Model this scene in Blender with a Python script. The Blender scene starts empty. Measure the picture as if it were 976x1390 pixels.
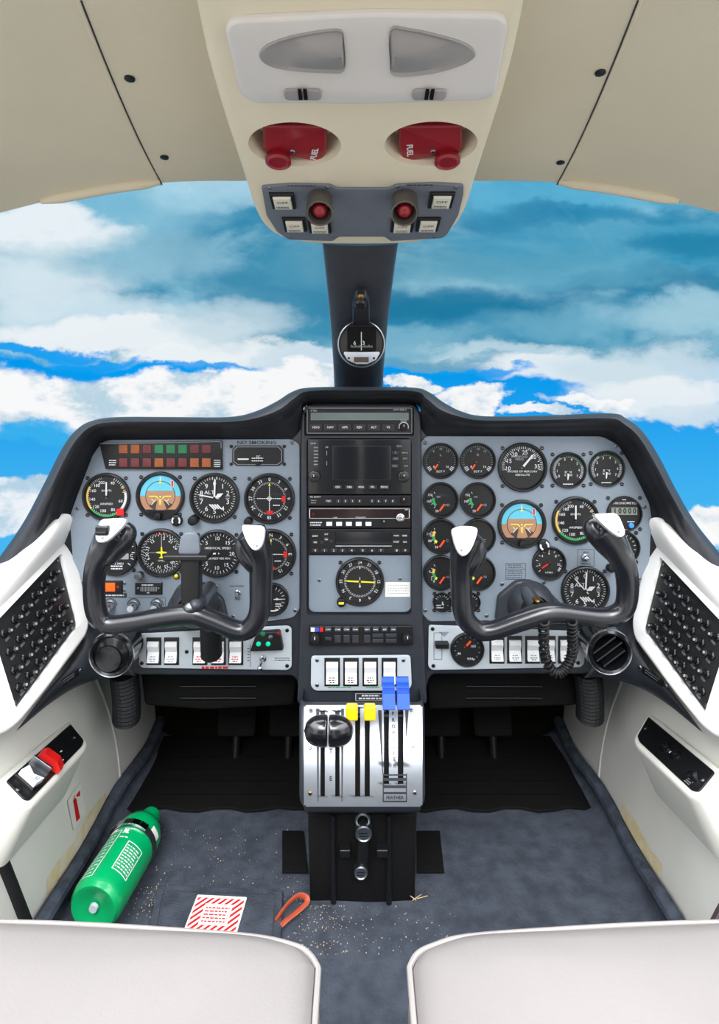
import bpy, bmesh, math, random
from mathutils import Vector, Matrix
from mathutils.geometry import tessellate_polygon
random.seed(4)
FOC, CX, CY, EYE = 800.0, 488.0, 530.0, 0.81      # focal length in px, principal point, eye height above the cabin floor
COL = bpy.context.scene.collection
V3 = Vector

# ------------------------------------------------------------------ materials
def lin(c):
    return tuple((x/255/12.92 if x/255 <= .04045 else ((x/255+.055)/1.055)**2.4) for x in c)
MATS = {}
def mat(name, rgb, rough=.5, metal=0, spec=.5, coat=0, var=0, vscale=30, bump=0, bscale=200, emit=0, rgb2=None, detail=3):
    m = bpy.data.materials.new(name); m.use_nodes = True
    nt = m.node_tree; b = nt.nodes['Principled BSDF']
    c = lin(rgb)
    b.inputs['Base Color'].default_value = (*c, 1)
    b.inputs['Roughness'].default_value = rough
    b.inputs['Metallic'].default_value = metal
    b.inputs['Specular IOR Level'].default_value = spec
    b.inputs['Coat Weight'].default_value = coat
    b.inputs['Coat Roughness'].default_value = .08
    tc = nt.nodes.new('ShaderNodeTexCoord')
    if var or rgb2:
        n = nt.nodes.new('ShaderNodeTexNoise'); n.inputs['Scale'].default_value = vscale; n.inputs['Detail'].default_value = detail
        nt.links.new(tc.outputs['Object'], n.inputs['Vector'])
        r = nt.nodes.new('ShaderNodeValToRGB')
        c2 = lin(rgb2) if rgb2 else tuple(x*(1+var) for x in c)
        c1 = c if rgb2 else tuple(x*(1-var) for x in c)
        r.color_ramp.elements[0].position = .35; r.color_ramp.elements[1].position = .65
        r.color_ramp.elements[0].color = (*c1, 1); r.color_ramp.elements[1].color = (*c2, 1)
        nt.links.new(n.outputs['Fac'], r.inputs['Fac']); nt.links.new(r.outputs['Color'], b.inputs['Base Color'])
    if bump:
        n = nt.nodes.new('ShaderNodeTexNoise'); n.inputs['Scale'].default_value = bscale; n.inputs['Detail'].default_value = 4
        nt.links.new(tc.outputs['Object'], n.inputs['Vector'])
        bm = nt.nodes.new('ShaderNodeBump'); bm.inputs['Strength'].default_value = bump; bm.inputs['Distance'].default_value = .002
        nt.links.new(n.outputs['Fac'], bm.inputs['Height']); nt.links.new(bm.outputs['Normal'], b.inputs['Normal'])
    if emit:
        b.inputs['Emission Color'].default_value = (*c, 1); b.inputs['Emission Strength'].default_value = emit
    MATS[name] = m
    return m
LINER = mat('cream_liner', (214,205,182), .75, spec=.25, var=.03, vscale=6, bump=.12, bscale=700)
CONS  = mat('cream_console', (222,213,189), .6, spec=.3, var=.02, vscale=8, bump=.06, bscale=500)
WHITE = mat('white_plastic', (248,248,245), .42, spec=.4, var=.015, vscale=9, bump=.04, bscale=600)
KICK  = mat('kick_panel', (224,224,217), .6, spec=.3, rgb2=(212,212,203), vscale=5, bump=.05, bscale=300)
GREY  = mat('grey_faceplate', (130,142,154), .5, spec=.4, var=.02, vscale=40, bump=.05, bscale=900)
LGREY = mat('light_grey_plate', (182,191,198), .45, spec=.4, var=.015, vscale=40, bump=.03, bscale=900)
OGREY = mat('overhead_plate', (108,114,124), .55, spec=.35, var=.02, vscale=40, bump=.04, bscale=900)
DARK  = mat('dark_vinyl', (34,36,41), .42, spec=.45, var=.1, vscale=60, bump=.25, bscale=800)
FASC  = mat('dark_fascia', (46,50,57), .38, spec=.5, var=.06, vscale=50, bump=.08, bscale=900)
BLACK = mat('black_plastic', (16,17,19), .4, spec=.45, var=.1, vscale=50)
GLOSS = mat('gloss_black', (17,18,22), .22, spec=.5, coat=.5, var=.1, vscale=40)
YOKEM = mat('yoke_black', (26,28,34), .27, spec=.55, coat=.3, var=.08, vscale=50)
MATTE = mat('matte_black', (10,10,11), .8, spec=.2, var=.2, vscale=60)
DIAL  = mat('dial_black', (27,28,29), .45, spec=.35, coat=.2, var=.05, vscale=80)
BEZ   = mat('bezel_black', (24,25,28), .35, spec=.5, var=.05, vscale=80)
SCREEN= mat('dark_screen', (18,20,26), .18, spec=.5, coat=.4, var=.1, vscale=60)
LCD   = mat('lcd_green', (118,134,130), .3, spec=.4, var=.03, vscale=60)
LCD2  = mat('lcd_grey', (128,136,124), .35, spec=.4, var=.03, vscale=60)
PRINT = mat('white_print', (214,217,220), .6, var=.02)
PRINTG= mat('grey_print', (150,154,158), .6, var=.03)
PRINTB= mat('dark_print', (42,46,52), .6, var=.03)
CHROME= mat('chrome', (208,212,218), .18, metal=1, var=.03)
STEEL = mat('steel', (150,154,160), .35, metal=1, var=.05)
ALU   = mat('brushed_aluminium', (186,192,200), .36, metal=.75, spec=.5, var=.03, vscale=60, bump=.03, bscale=900)
BRASS = mat('brass', (150,120,70), .35, metal=1, var=.05)
RED   = mat('red_paint', (206,30,28), .4, spec=.45, var=.05)
DRED  = mat('fuel_red', (138,14,28), .36, spec=.5, coat=.2, var=.08, vscale=40)
ORANGE= mat('orange_needle', (235,82,34), .5, var=.04)
YELL  = mat('yellow_paint', (232,222,50), .5, var=.04)
YKNOB = mat('yellow_knob', (250,196,0), .35, spec=.5, coat=.2, var=.03)
BKNOB = mat('blue_knob', (34,84,206), .38, spec=.5, coat=.1, var=.05)
GREEN = mat('green_arc', (40,160,84), .5, var=.04)
AMBA  = mat('amber_arc', (226,190,90), .5, var=.04)
HSKY  = mat('horizon_sky', (96,190,214), .5, var=.05, vscale=60)
HGND  = mat('horizon_ground', (170,128,98), .5, var=.05, vscale=60)
HDRK  = mat('horizon_dark', (66,52,44), .5, var=.05, vscale=60)
LAMB  = mat('amber_tile', (150,74,18), .4, var=.12, vscale=90)
LRED  = mat('red_tile', (98,22,26), .4, var=.12, vscale=90)
LGRN  = mat('green_tile', (10,112,66), .4, var=.12, vscale=90)
LITO  = mat('lit_orange', (255,88,20), .4, emit=.6, var=.05)
LITG  = mat('lit_green', (0,190,150), .4, emit=.5, var=.05)
LITB  = mat('blue_button', (60,150,230), .35, coat=.3, var=.04)
GEXT  = mat('extinguisher_green', (0,158,92), .3, spec=.5, coat=.25, var=.04, vscale=30)
CARPET= mat('carpet', (58,63,72), .95, spec=.1, rgb2=(74,80,90), vscale=34, bump=.9, bscale=260, detail=8)
CARP2 = mat('carpet_edge', (52,57,66), .95, spec=.1, rgb2=(72,79,90), vscale=45, bump=.7, bscale=320, detail=8)
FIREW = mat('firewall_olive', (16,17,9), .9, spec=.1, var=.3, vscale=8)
SEATM = mat('seat_leather', (140,135,133), .5, spec=.35, var=.025, vscale=7, bump=.15, bscale=350)
PIPING= mat('seat_piping', (154,149,146), .5, spec=.35, var=.02)
KEY   = mat('key_black', (40,42,48), .35, spec=.5, var=.08, vscale=60)
LENS  = mat('lamp_lens', (212,208,204), .35, spec=.45, coat=.2, var=.02, vscale=15)
LENSD = mat('lamp_reflector', (150,147,145), .3, spec=.4, coat=.3, var=.06, vscale=20)
PAPER = mat('paper_white', (236,236,232), .7, var=.03)
STICK = mat('sticker_film', (226,226,218), .35, var=.02)
STRAP = mat('orange_strap', (172,78,50), .5, var=.08, vscale=50)
CRUMB = mat('crumbs', (196,172,138), .9, var=.2, vscale=300)
RUST  = mat('yellow_stain', (214,198,150), .7, rgb2=(222,215,192), vscale=45)
IVORY = mat('rocker_ivory', (236,238,240), .35, spec=.45, var=.02)
OFFW  = mat('lit_switch_cream', (218,214,198), .4, var=.03)
BLUEM = mat('marker_blue', (50,80,190), .4, var=.04)
RUBB  = mat('rubber', (20,21,23), .55, spec=.35, var=.1, bump=.2, bscale=300)

def glass_mat():
    m = bpy.data.materials.new('windshield_glass'); m.use_nodes = True; nt = m.node_tree; nt.nodes.clear()
    o = nt.nodes.new('ShaderNodeOutputMaterial'); t = nt.nodes.new('ShaderNodeBsdfTransparent'); g = nt.nodes.new('ShaderNodeBsdfGlossy')
    g.inputs['Roughness'].default_value = .02
    t.inputs['Color'].default_value = (.985,.99,.99,1)
    fr = nt.nodes.new('ShaderNodeFresnel'); fr.inputs['IOR'].default_value = 1.3
    mu = nt.nodes.new('ShaderNodeMath'); mu.operation = 'MULTIPLY'; mu.inputs[1].default_value = .5
    mx = nt.nodes.new('ShaderNodeMixShader')
    nt.links.new(fr.outputs[0], mu.inputs[0]); nt.links.new(mu.outputs[0], mx.inputs[0]); nt.links.new(t.outputs[0], mx.inputs[1]); nt.links.new(g.outputs[0], mx.inputs[2]); nt.links.new(mx.outputs[0], o.inputs[0])
    return m
GLASS = glass_mat()

# ------------------------------------------------------------------ geometry helpers
def P(px, py, Y):
    return V3(((px-CX)*Y/FOC, Y, EYE-(py-CY)*Y/FOC))
def frame(o, U, V):
    U = V3(U).normalized(); V = V3(V); V = (V-U*V.dot(U)).normalized(); W = U.cross(V)
    M = Matrix((U, V, W)).transposed().to_4x4(); M.translation = o
    return M
def front(px, py, Y):
    return frame(P(px,py,Y), (1,0,0), (0,0,1))
def uv(M, px, py, w=0):
    """where the sight line of a photo point meets the plane of frame M raised by w"""
    e = V3((0,0,EYE)); d = P(px,py,1)-e
    n = M.col[2].to_3d(); o = M.translation+n*w
    t = (o-e).dot(n)/d.dot(n)
    q = M.inverted() @ (e+d*t)
    return (q.x, q.y)
def uvs(M, pts, w=0):
    return [uv(M, a, b, w) for a, b in pts]
def area(p):
    return sum(p[i-1][0]*p[i][1]-p[i][0]*p[i-1][1] for i in range(len(p)))/2
def ccw(p):
    p = [tuple(q) for q in p]
    return p if area(p) > 0 else p[::-1]
def inset(p, d):
    n = len(p); out = []
    for i in range(n):
        a, b, c = V3((*p[i-1],0)), V3((*p[i],0)), V3((*p[(i+1)%n],0))
        e1, e2 = (b-a), (c-b)
        if e1.length < 1e-9 or e2.length < 1e-9: out.append(p[i]); continue
        e1.normalize(); e2.normalize()
        n1 = V3((-e1.y,e1.x,0)); n2 = V3((-e2.y,e2.x,0))
        k = n1+n2; L = max(.35, k.length_squared/2)
        q = b+k*(d/L/1.0)*1.0 if k.length > 1e-6 else b
        out.append((q.x, q.y))
    return out
def rrect(u0, v0, u1, v1, r, n=5):
    if u0 > u1: u0, u1 = u1, u0
    if v0 > v1: v0, v1 = v1, v0
    r = min(r, (u1-u0)/2*.999, (v1-v0)/2*.999); o = []
    for cx, cy, a in ((u1-r,v0+r,-90),(u1-r,v1-r,0),(u0+r,v1-r,90),(u0+r,v0+r,180)):
        for i in range(n+1):
            t = math.radians(a+90*i/n); o.append((cx+r*math.cos(t), cy+r*math.sin(t)))
    return o
def rpoly(pts, r, n=5):
    """polygon with rounded corners"""
    out = []; N = len(pts)
    for i in range(N):
        a, b, c = V3((*pts[i-1],0)), V3((*pts[i],0)), V3((*pts[(i+1)%N],0))
        rr = min(r, (a-b).length*.45, (c-b).length*.45)
        p, q = b+(a-b).normalized()*rr, b+(c-b).normalized()*rr
        for k in range(n+1):
            t = k/n; z = p*(1-t)**2+b*2*t*(1-t)+q*t*t; out.append((z.x,z.y))
    return out
def circ(cx, cy, r, n=32, r2=None):
    return [(cx+r*math.cos(2*math.pi*i/n), cy+(r2 or r)*math.sin(2*math.pi*i/n)) for i in range(n)]
def cat(pts, n=6, closed=False):
    """Catmull-Rom resample of points of any dimension"""
    N = len(pts); out = []
    rng = range(N) if closed else range(N-1)
    for i in rng:
        g = lambda k: pts[k % N] if closed else pts[max(0, min(N-1, k))]
        a, b, c, d = g(i-1), g(i), g(i+1), g(i+2)
        for s in range(n):
            t = s/n
            out.append(tuple(.5*(2*B+(C-A)*t+(2*A-5*B+4*C-D)*t*t+(3*B-A-3*C+D)*t**3) for A,B,C,D in zip(a,b,c,d)))
    if not closed: out.append(tuple(pts[-1]))
    return out
TXT = {}
def glyphs(s, bold):
    k = (s, bold)
    if k not in TXT:
        cu = bpy.data.curves.new('t', 'FONT'); cu.body = s; cu.align_x = 'CENTER'; cu.align_y = 'CENTER'; cu.resolution_u = 2; cu.offset = bold
        ob = bpy.data.objects.new('t', cu); me = ob.to_mesh()
        TXT[k] = ([(v.co.x, v.co.y) for v in me.vertices], [tuple(p.vertices) for p in me.polygons])
        ob.to_mesh_clear(); bpy.data.objects.remove(ob); bpy.data.curves.remove(cu)
    return TXT[k]
class MB:
    def __init__(s): s.v, s.f, s.m, s.mats = [], [], [], []
    def add(s, vs, fs, mt):
        if mt not in s.mats: s.mats.append(mt)
        k = s.mats.index(mt); o = len(s.v)
        s.v += [tuple(x) for x in vs]; s.f += [tuple(o+i for i in f) for f in fs]; s.m += [k]*len(fs)
        return s
    def grid(s, rows, mt, closed=False, cap=False):
        n = len(rows[0]); vs = [p for r in rows for p in r]; fs = []
        for i in range(len(rows)-1):
            for j in range(n if closed else n-1):
                a, b = i*n+j, i*n+(j+1) % n
                fs.append((a, b, b+n, a+n))
        if cap: fs += [tuple(range(n))[::-1], tuple(range((len(rows)-1)*n, len(rows)*n))]
        return s.add(vs, fs, mt)
    def prism(s, out, w0, w1, mt, bev=0, holes=(), seg=3, back=True, draft=0, depth=0):
        """outline extruded from w0 to w1 with a rounded front edge; holes get walls of the given depth"""
        p = ccw(out); n = len(p); rows = [[(*q, w0) for q in (inset(p, -draft) if draft else p)]]
        if bev:
            for i in range(seg+1):
                a = math.pi/2*i/seg
                rows.append([(*q, w1-bev*(1-math.sin(a))) for q in inset(p, bev*(1-math.cos(a)))])
        else: rows.append([(*q, w1) for q in p])
        s.grid(rows, mt, closed=True)
        top = rows[-1]; loops = [[V3(q) for q in top]]+[[V3((*q, w1)) for q in ccw(h)] for h in holes]
        allv = [q for L in loops for q in L]
        s.add(allv, [t for t in tessellate_polygon(loops)], mt)
        for h in holes:
            h = ccw(h); s.grid([[(*q, w1) for q in h], [(*q, w1-depth) for q in h]], mt, closed=True)
        if back:
            lo = [V3(q) for q in rows[0]]; s.add(lo, [t for t in tessellate_polygon([lo])], mt)
        return s
    def flat(s, out, w, mt):
        lo = [V3((*q, w)) for q in ccw(out)]
        return s.add(lo, [t for t in tessellate_polygon([lo])], mt)
    def rect(s, u0, v0, u1, v1, w, mt):
        return s.add([(u0,v0,w),(u1,v0,w),(u1,v1,w),(u0,v1,w)], [(0,1,2,3)], mt)
    def frame_line(s, u0, v0, u1, v1, t, w, mt):
        s.rect(u0,v0,u1,v0+t,w,mt); s.rect(u0,v1-t,u1,v1,w,mt); s.rect(u0,v0,u0+t,v1,w,mt); s.rect(u1-t,v0,u1,v1,w,mt)
    def lathe(s, prof, mt, n=28, c=(0,0), sx=1, sy=1):
        rows = [[(c[0]+r*sx*math.cos(2*math.pi*i/n), c[1]+r*sy*math.sin(2*math.pi*i/n), w) for i in range(n)] for r, w in prof]
        s.grid(rows, mt, closed=True)
        for r, fl in ((rows[0], prof[0]), (rows[-1], prof[-1])):
            if fl[0] > 1e-6: pass
        return s
    def knob(s, c, r, w0, w1, mt, n=20, bev=.25):
        return s.lathe([(r,w0),(r,w1-r*bev),(r*(1-bev*.3),w1-r*bev*.3),(r*(1-bev),w1),(1e-6,w1)], mt, n, c)
    def tube(s, path, r, mt, n=10, sq=None, cap=True):
        """r: number or list; sq: (a, b) scale of the section along side and up"""
        pts = [V3(p) for p in path]; N = len(pts); rr = r if isinstance(r, (list,tuple)) else [r]*N
        T = [(pts[min(i+1,N-1)]-pts[max(i-1,0)]).normalized() for i in range(N)]
        up = V3((0,0,1)) if abs(T[0].z) < .9 else V3((1,0,0))
        a = T[0].cross(up).normalized(); rows = []
        for i in range(N):
            a = (a-T[i]*a.dot(T[i])).normalized(); b = T[i].cross(a)
            ka, kb = (sq[i] if isinstance(sq, list) else sq) if sq else (1,1)
            rows.append([pts[i]+a*(rr[i]*ka*math.cos(2*math.pi*j/n))+b*(rr[i]*kb*math.sin(2*math.pi*j/n)) for j in range(n)])
        return s.grid(rows, mt, closed=True, cap=cap)
    def ball(s, c, r, mt, n=16, m=10, R=None):
        c = V3(c); r = r if isinstance(r, (list,tuple)) else (r,r,r); rows = []
        for i in range(m+1):
            a = math.pi*i/m
            row = []
            for j in range(n):
                t = 2*math.pi*j/n; q = V3((r[0]*math.sin(a)*math.cos(t), r[1]*math.sin(a)*math.sin(t), r[2]*math.cos(a)))
                row.append(c+(R @ q if R else q))
            rows.append(row)
        return s.grid(rows, mt, closed=True)
    def box(s, u0, v0, w0, u1, v1, w1, mt, bev=0, r=0):
        return s.prism(rrect(u0,v0,u1,v1,r or 1e-5,4 if r else 1), w0, w1, mt, bev)
    def disc(s, c, r0, r1, w, mt, a0=0, a1=360, n=40):
        k = max(2, int(n*abs(a1-a0)/360)+1); A = [math.radians(a0+(a1-a0)*i/k) for i in range(k+1)]
        return s.grid([[(c[0]+r*math.sin(t), c[1]+r*math.cos(t), w) for t in A] for r in (r0, r1)], mt)
    def line(s, p, q, t, w, mt):
        d = V3((q[0]-p[0], q[1]-p[1], 0)); 
        if d.length < 1e-9: return s
        e = V3((-d.y, d.x, 0)).normalized()*t/2
        a, b = V3((*p,w)), V3((*q,w))
        return s.add([a-e, b-e, b+e, a+e], [(0,1,2,3)], mt)
    def text(s, tx, c, size, w, mt, rot=0, sx=1.0, bold=.004):
        vs, fs = glyphs(tx, bold); k = size/.69; ca, sa = math.cos(rot), math.sin(rot)
        return s.add([(c[0]+k*(x*sx*ca-y*sa), c[1]+k*(x*sx*sa+y*ca), w) for x, y in vs], fs, mt)
    def bars(s, c, wd, n, pitch, th, w, mt, rnd=True):
        """rows of unreadable small print as broken strokes"""
        for i in range(n):
            y = c[1]-(i-(n-1)/2)*pitch; x = c[0]-wd/2; end = c[0]+wd/2*(1-random.random()*.25 if rnd else 1)
            while x < end:
                L = min(end-x, wd*random.uniform(.06,.2)); s.rect(x, y-th/2, x+L, y+th/2, w, mt); x += L+wd*.035
        return s
    def build(s, name, parent=None, world=False, smooth=32, M=None, sub=0):
        T = None
        if world and parent is not None: T = WM[parent.name].inverted()
        me = bpy.data.meshes.new(name)
        me.from_pydata([tuple(T @ V3(v)) for v in s.v] if T else s.v, [], s.f)
        for m in s.mats: me.materials.append(m)
        me.polygons.foreach_set('material_index', s.m)
        bm = bmesh.new(); bm.from_mesh(me)
        bmesh.ops.remove_doubles(bm, verts=bm.verts, dist=2e-6)
        bmesh.ops.recalc_face_normals(bm, faces=bm.faces); bm.to_mesh(me); bm.free()
        if smooth:
            me.shade_smooth(); me.set_sharp_from_angle(angle=math.radians(smooth))
        ob = bpy.data.objects.new(name, me); COL.objects.link(ob)
        if parent is not None: ob.parent = parent
        if M is not None: ob.matrix_local = M
        WM[ob.name] = (WM[parent.name] if parent is not None else Matrix()) @ (M if M is not None else Matrix())
        if sub:
            md = ob.modifiers.new('s', 'SUBSURF'); md.levels = md.render_levels = sub
        return ob
WM = {}
def tag(o, label, ca, group=None, kind=None):
    if label: o['label'] = label
    if ca: o['category'] = ca
    if group: o['group'] = group
    if kind: o['kind'] = kind
    return o
def thing(name, label, ca, M, group=None):
    if not isinstance(M, Matrix): M = Matrix.Translation(M)
    o = bpy.data.objects.new(name, None); COL.objects.link(o); o.empty_display_size = .02
    o.matrix_world = M; WM[o.name] = M.copy()
    return tag(o, label, ca, group)
def screw(parent, c, r, w, mt=None, name='screw'):
    b = MB(); mt = mt or STEEL
    b.lathe([(r,w),(r,w+r*.3),(r*.7,w+r*.55),(1e-6,w+r*.6)], mt, 12, c)
    b.rect(c[0]-r*.6, c[1]-r*.12, c[0]+r*.6, c[1]+r*.12, w+r*.64, MATTE); b.rect(c[0]-r*.12, c[1]-r*.6, c[0]+r*.12, c[1]+r*.6, w+r*.64, MATTE)
    return b.build(name, parent)
# lighting choices: the sky straight ahead is the photo's; above and behind it is a bright overcast, dimmer near the horizon
HIGH, LOW, GROUND, EXPO = (8.3,8.4,8.7), (2.1,2.1,2.15), (1.1,1.05,.98), 0
LAMPS = [('sun', 2.6, math.radians(30), (0,-2,3), (math.radians(46),0,math.radians(-4)))]

# ================================================================== the cabin shell (setting)
def struct(mb, name, parent=None, **k):
    o = mb.build(name, parent, **k)
    if parent is None: o['kind'] = 'structure'
    return o
def roof_z(x, Y):
    return EYE+.29+.12*(.8-Y)-(.2*x*x+.8*x**4)
YF = [(0,.80),(.16,.80),(.26,.78),(.36,.765),(.44,.745),(.55,.70),(.66,.64)]
def roof_front(x):
    x = abs(x)
    for (a, ya), (b, yb) in zip(YF, YF[1:]):
        if x <= b: return ya+(yb-ya)*(x-a)/(b-a)
    return .64
def roof_hit(px, py):
    Y = .5
    for _ in range(60):
        x = (px-CX)*Y/FOC; Y = Y*.5+.5*((roof_z(x, Y)-EYE)/((CY-py)/FOC))
    return V3(((px-CX)*Y/FOC, Y, roof_z((px-CX)*Y/FOC, Y)))
xs = [-.64+1.28*i/48 for i in range(49)]
b = MB(); rows = []
for k in range(14):
    t = k/13; row = []
    for x in xs:                                      # open doors assumed; roof sides cut away out of view for more skylight inside
        Y = roof_front(x)*(1-t)-.10*t; hw = min(.64, max(.15, .66*(Y)+.05)); x2 = x*min(1, hw/.64) if t else x
        if t: Y2 = roof_front(x2)*(1-t)-.10*t; row.append((x2, Y2, roof_z(x2, Y2)))
        else: row.append((x, Y, roof_z(x, Y)))
    rows.append(row)
lip = [(x, roof_front(x)+.004, roof_z(x, roof_front(x))+.012) for x in xs]
out = [(x, roof_front(x)-.01, roof_z(x, roof_front(x))+.03) for x in xs]
back = [[(p[0], p[1], p[2]+.03) for p in r] for r in rows]
b.grid([out, lip]+rows, LINER); b.grid(back, LINER)
ceil_o = struct(b, 'ceiling', smooth=60)
for sx in (1, -1):                                    # seam between the liner panels, following the roof
    pts = []
    for i in range(13):
        t = i/12; q = roof_hit(CX-sx*(CX-(222-112*t**.85)), 249-249*t) if i else roof_hit(CX-sx*268, 250)
        pts.append((q.x, q.y, q.z-.0004))
    s_ = MB().tube(pts, .0008, DARK, 6)
    s_.tube([(p[0]-sx*.0026, p[1], p[2]+.0002) for p in pts], .0022, LINER, 8)
    struct(s_, 'trim_%d' % (1 if sx > 0 else 2))
    lp = []                                           # rolled lip of the outer panel along the windshield
    for i in range(15):
        x = -sx*(.262+(.405-.262)*i/14); Y = roof_front(x)-.006; lp.append((x, Y, roof_z(x, Y)-.002))
    r_ = [.0075*min(1, .45+i/3, .45+(14-i)/3) for i in range(15)]
    struct(MB().tube(lp, r_, LINER, 12), 'trim_%d' % (3 if sx > 0 else 4))
for px, py in ((176,106),(223,213),(815,98),(761,220)):
    q = roof_hit(px, py); n = V3((2*.2*q.x*1+3.2*q.x**3, .12, 1)).normalized()*-1
    M = frame(q+n*.0003, (1,0,0), n.cross(V3((1,0,0))))
    f = MB().lathe([(.0052,0),(.0050,.0012),(.003,.002),(1e-6,.0015)], BLACK, 18).build('liner_fastener', None)
    f.matrix_world = M; tag(f, {176:'black liner fastener beside the seam far above the green extinguisher, nearer the roof lamp', 223:'black liner fastener where the roof seam above the annunciator panel meets the windshield', 815:'black liner fastener by the seam above the copilot yoke, nearer the roof lamp', 761:'black liner fastener close to the windshield edge above the copilot instruments'}[px], 'fastener', 'black roof liner fasteners')

# side walls: kick panels below the side consoles
for sx, nm in ((1,'wall_left'),(-1,'wall_right')):
    b = MB(); rows = []
    for Y in [.25+.07*i for i in range(24)]:
        nar = 0
        rows.append([(-sx*(x0-nar), Y, z) for x0, z in ((.474,-.005),(.476,.03),(.482,.10),(.490,.18),(.500,.26),(.515,.34),(.540,.42),(.560,.47))]+([(-sx*(.575 if Y > 1.0 else .5605), Y, .55 if Y > 1.0 else (.64 if Y < .84 else .471))]))
    b.grid(rows, KICK)
    b.grid([[(p[0]-sx*.02, p[1], p[2]) for p in r] for r in rows], KICK)
    w = struct(b, nm, smooth=60)
    # raised seam of the footwell moulding
    pts = []
    for i in range(9):
        t = i/8; z = .30-.29*t; Y = 1.10+.03*t+.05*math.sin(t*2.2); x0 = .474+.026*(z/.26)
        pts.append((-sx*(x0-.001), Y, z))
    struct(MB().tube(pts, .003, KICK, 8), 'trim_%d' % (5 if sx > 0 else 6))
    st = MB(); pts = []                               # yellow sealant stain along the carpet
    rows = [[(-sx*(.476+(z-.03)*.0857-.0014), Y, z) for z in (.034, .05, .054+.010*abs(math.sin(i*.23+sx))**.7)] for i, Y in enumerate([(.90 if sx > 0 else .93)+.009*i for i in range(24 if sx > 0 else 17)])]
    o = st.grid(rows, RUST).build('sealant_stain', None); tag(o, 'yellow sealant stain low on the wall '+('above the green extinguisher' if sx > 0 else 'along the bare carpet edge on the copilot side'), 'stain')
# firewall and underside deck
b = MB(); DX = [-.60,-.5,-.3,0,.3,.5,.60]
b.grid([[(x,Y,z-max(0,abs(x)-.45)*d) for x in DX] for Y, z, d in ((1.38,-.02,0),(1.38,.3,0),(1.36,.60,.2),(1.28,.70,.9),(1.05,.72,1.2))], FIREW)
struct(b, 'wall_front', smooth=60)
# floor with carpet
def fz(x, Y):
    e = max(0, abs(x)-.415)/.06
    return .030*e**2.2*(1+.25*math.sin(Y*23+x*3)) + .0016*math.sin(x*37+Y*11)*math.sin(Y*29-x*13)
b = MB(); XX = [-.474+.948*i/80 for i in range(81)]
b.grid([[(x, .2+1.56*k/70, fz(x, .2+1.56*k/70)) for x in XX] for k in range(71)], CARPET)
b.grid([[(x, .2, fz(x,.2)) for x in XX],[(x,.2,-.03) for x in XX],[(x,1.76,-.03) for x in XX]], CARPET)
struct(b, 'floor', smooth=80)
for sx in (1,-1):
    pts = [(-sx*(.463+.004*math.sin(Y*19)), Y, .034+.006*math.sin(Y*23)) for Y in [.62+.04*i for i in range(27)]]
    struct(MB().tube(pts, .012, CARP2, 10), 'trim_%d' % (7 if sx > 0 else 8))
# windshield panes
for sx, k in ((1,1),(-1,2)):
    b = MB(); rows = []
    bot = [(-sx*x, y, z) for x, y, z in ((.012,1.30,.79),(.18,1.27,.77),(.36,1.19,.74),(.52,1.06,.66),(.62,.92,.52),(.66,.78,.46))]
    bot = cat(bot, 4); N = len(bot)
    for i in range(N):
        t = i/(N-1); x = .012+.636*t; Y = roof_front(x)+.012; top = V3((-sx*x, Y, roof_z(x, Y)+.016)); bo = V3(bot[i])
        col = []
        for j in range(9):
            s = j/8; q = bo.lerp(top, s); q += V3((-sx*.5*t, .6*(1-t)+.1, .35))*(.10*math.sin(math.pi*s)*.6); col.append(tuple(q))
        rows.append(col)
    b.grid(rows, GLASS); struct(b, 'window_%d' % k, smooth=80)

# ================================================================== instrument panel
YP = .997
t = panel = thing('instrument_panel', 'wide dark instrument panel with padded top and two grey instrument plates', 'instrument panel', P(488,700,1.0))
pairs = [((-15,775),(100,800)),((28,715),(97,722)),((58,660),(97,694)),((85,607),(113,652)),((104,583),(126,618)),((125,571),(140,598)),((160,566),(165,596)),((235,566),(235,596)),((310,566),(310,596)),
 ((345,559),(360,596)),((375,545),(394,594)),((396,532),(411,572)),((420,526),(418,548)),((488,525),(488,547)),((560,526),(565,548)),((582,532),(569,572)),((602,546),(585,592)),((628,559),(620,591)),
 ((660,565),(655,591)),((740,564),(740,591)),((828,561),(815,591)),((850,568),(836,601)),((873,586),(850,622)),((896,622),(866,655)),((918,665),(880,681)),((946,712),(884,702)),((992,768),(880,790))]
po = cat([a for a, _ in pairs], 5); pi = cat([c for _, c in pairs], 5)
prof = [(-.06,1.27,-.02),(0,.985,0),(.02,.955,0),(.10,.938,0),(.22,.930,0),(.36,.934,0),(.46,.948,0),(.52,.962,0),(.60,.968,0),(.70,.972,0),(.80,.99,0),(1.06,1.0,0)]
b = MB(); rows = []
for tt, Y, dz in prof:
    row = []
    for o_, i_ in zip(po, pi):
        px, py = o_[0]+(i_[0]-o_[0])*max(tt,0), o_[1]+(i_[1]-o_[1])*max(tt,0)
        if tt < 0:
            q = P(o_[0], o_[1], .985); q = V3((q.x*1.0, Y-abs(q.x)*.25, q.z-.03-max(0,.06-abs(q.x))*.0))
        else: q = P(px, py, Y)
        row.append(tuple(q))
    rows.append(row)
b.grid(rows, DARK); b.build('glareshield', panel, world=True, smooth=70)
# fascia body behind and below the plates
M0 = front(488,700,1.0)
fas = [(100,700),(140,590),(400,585),(418,545),(565,545),(580,585),(830,585),(884,700),(880,800),(873,835),(868,880),(872,912),(820,917),(640,917),(588,917),(583,923),(576,948),(575,956),(408,956),(407,950),(402,924),(396,919),(345,919),(190,918),(150,916),(112,915),(108,880),(104,835),(96,790)]
b = MB(); b.prism(rpoly(uvs(M0, fas), .012), -.06, 0, FASC, bev=.008)
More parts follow.
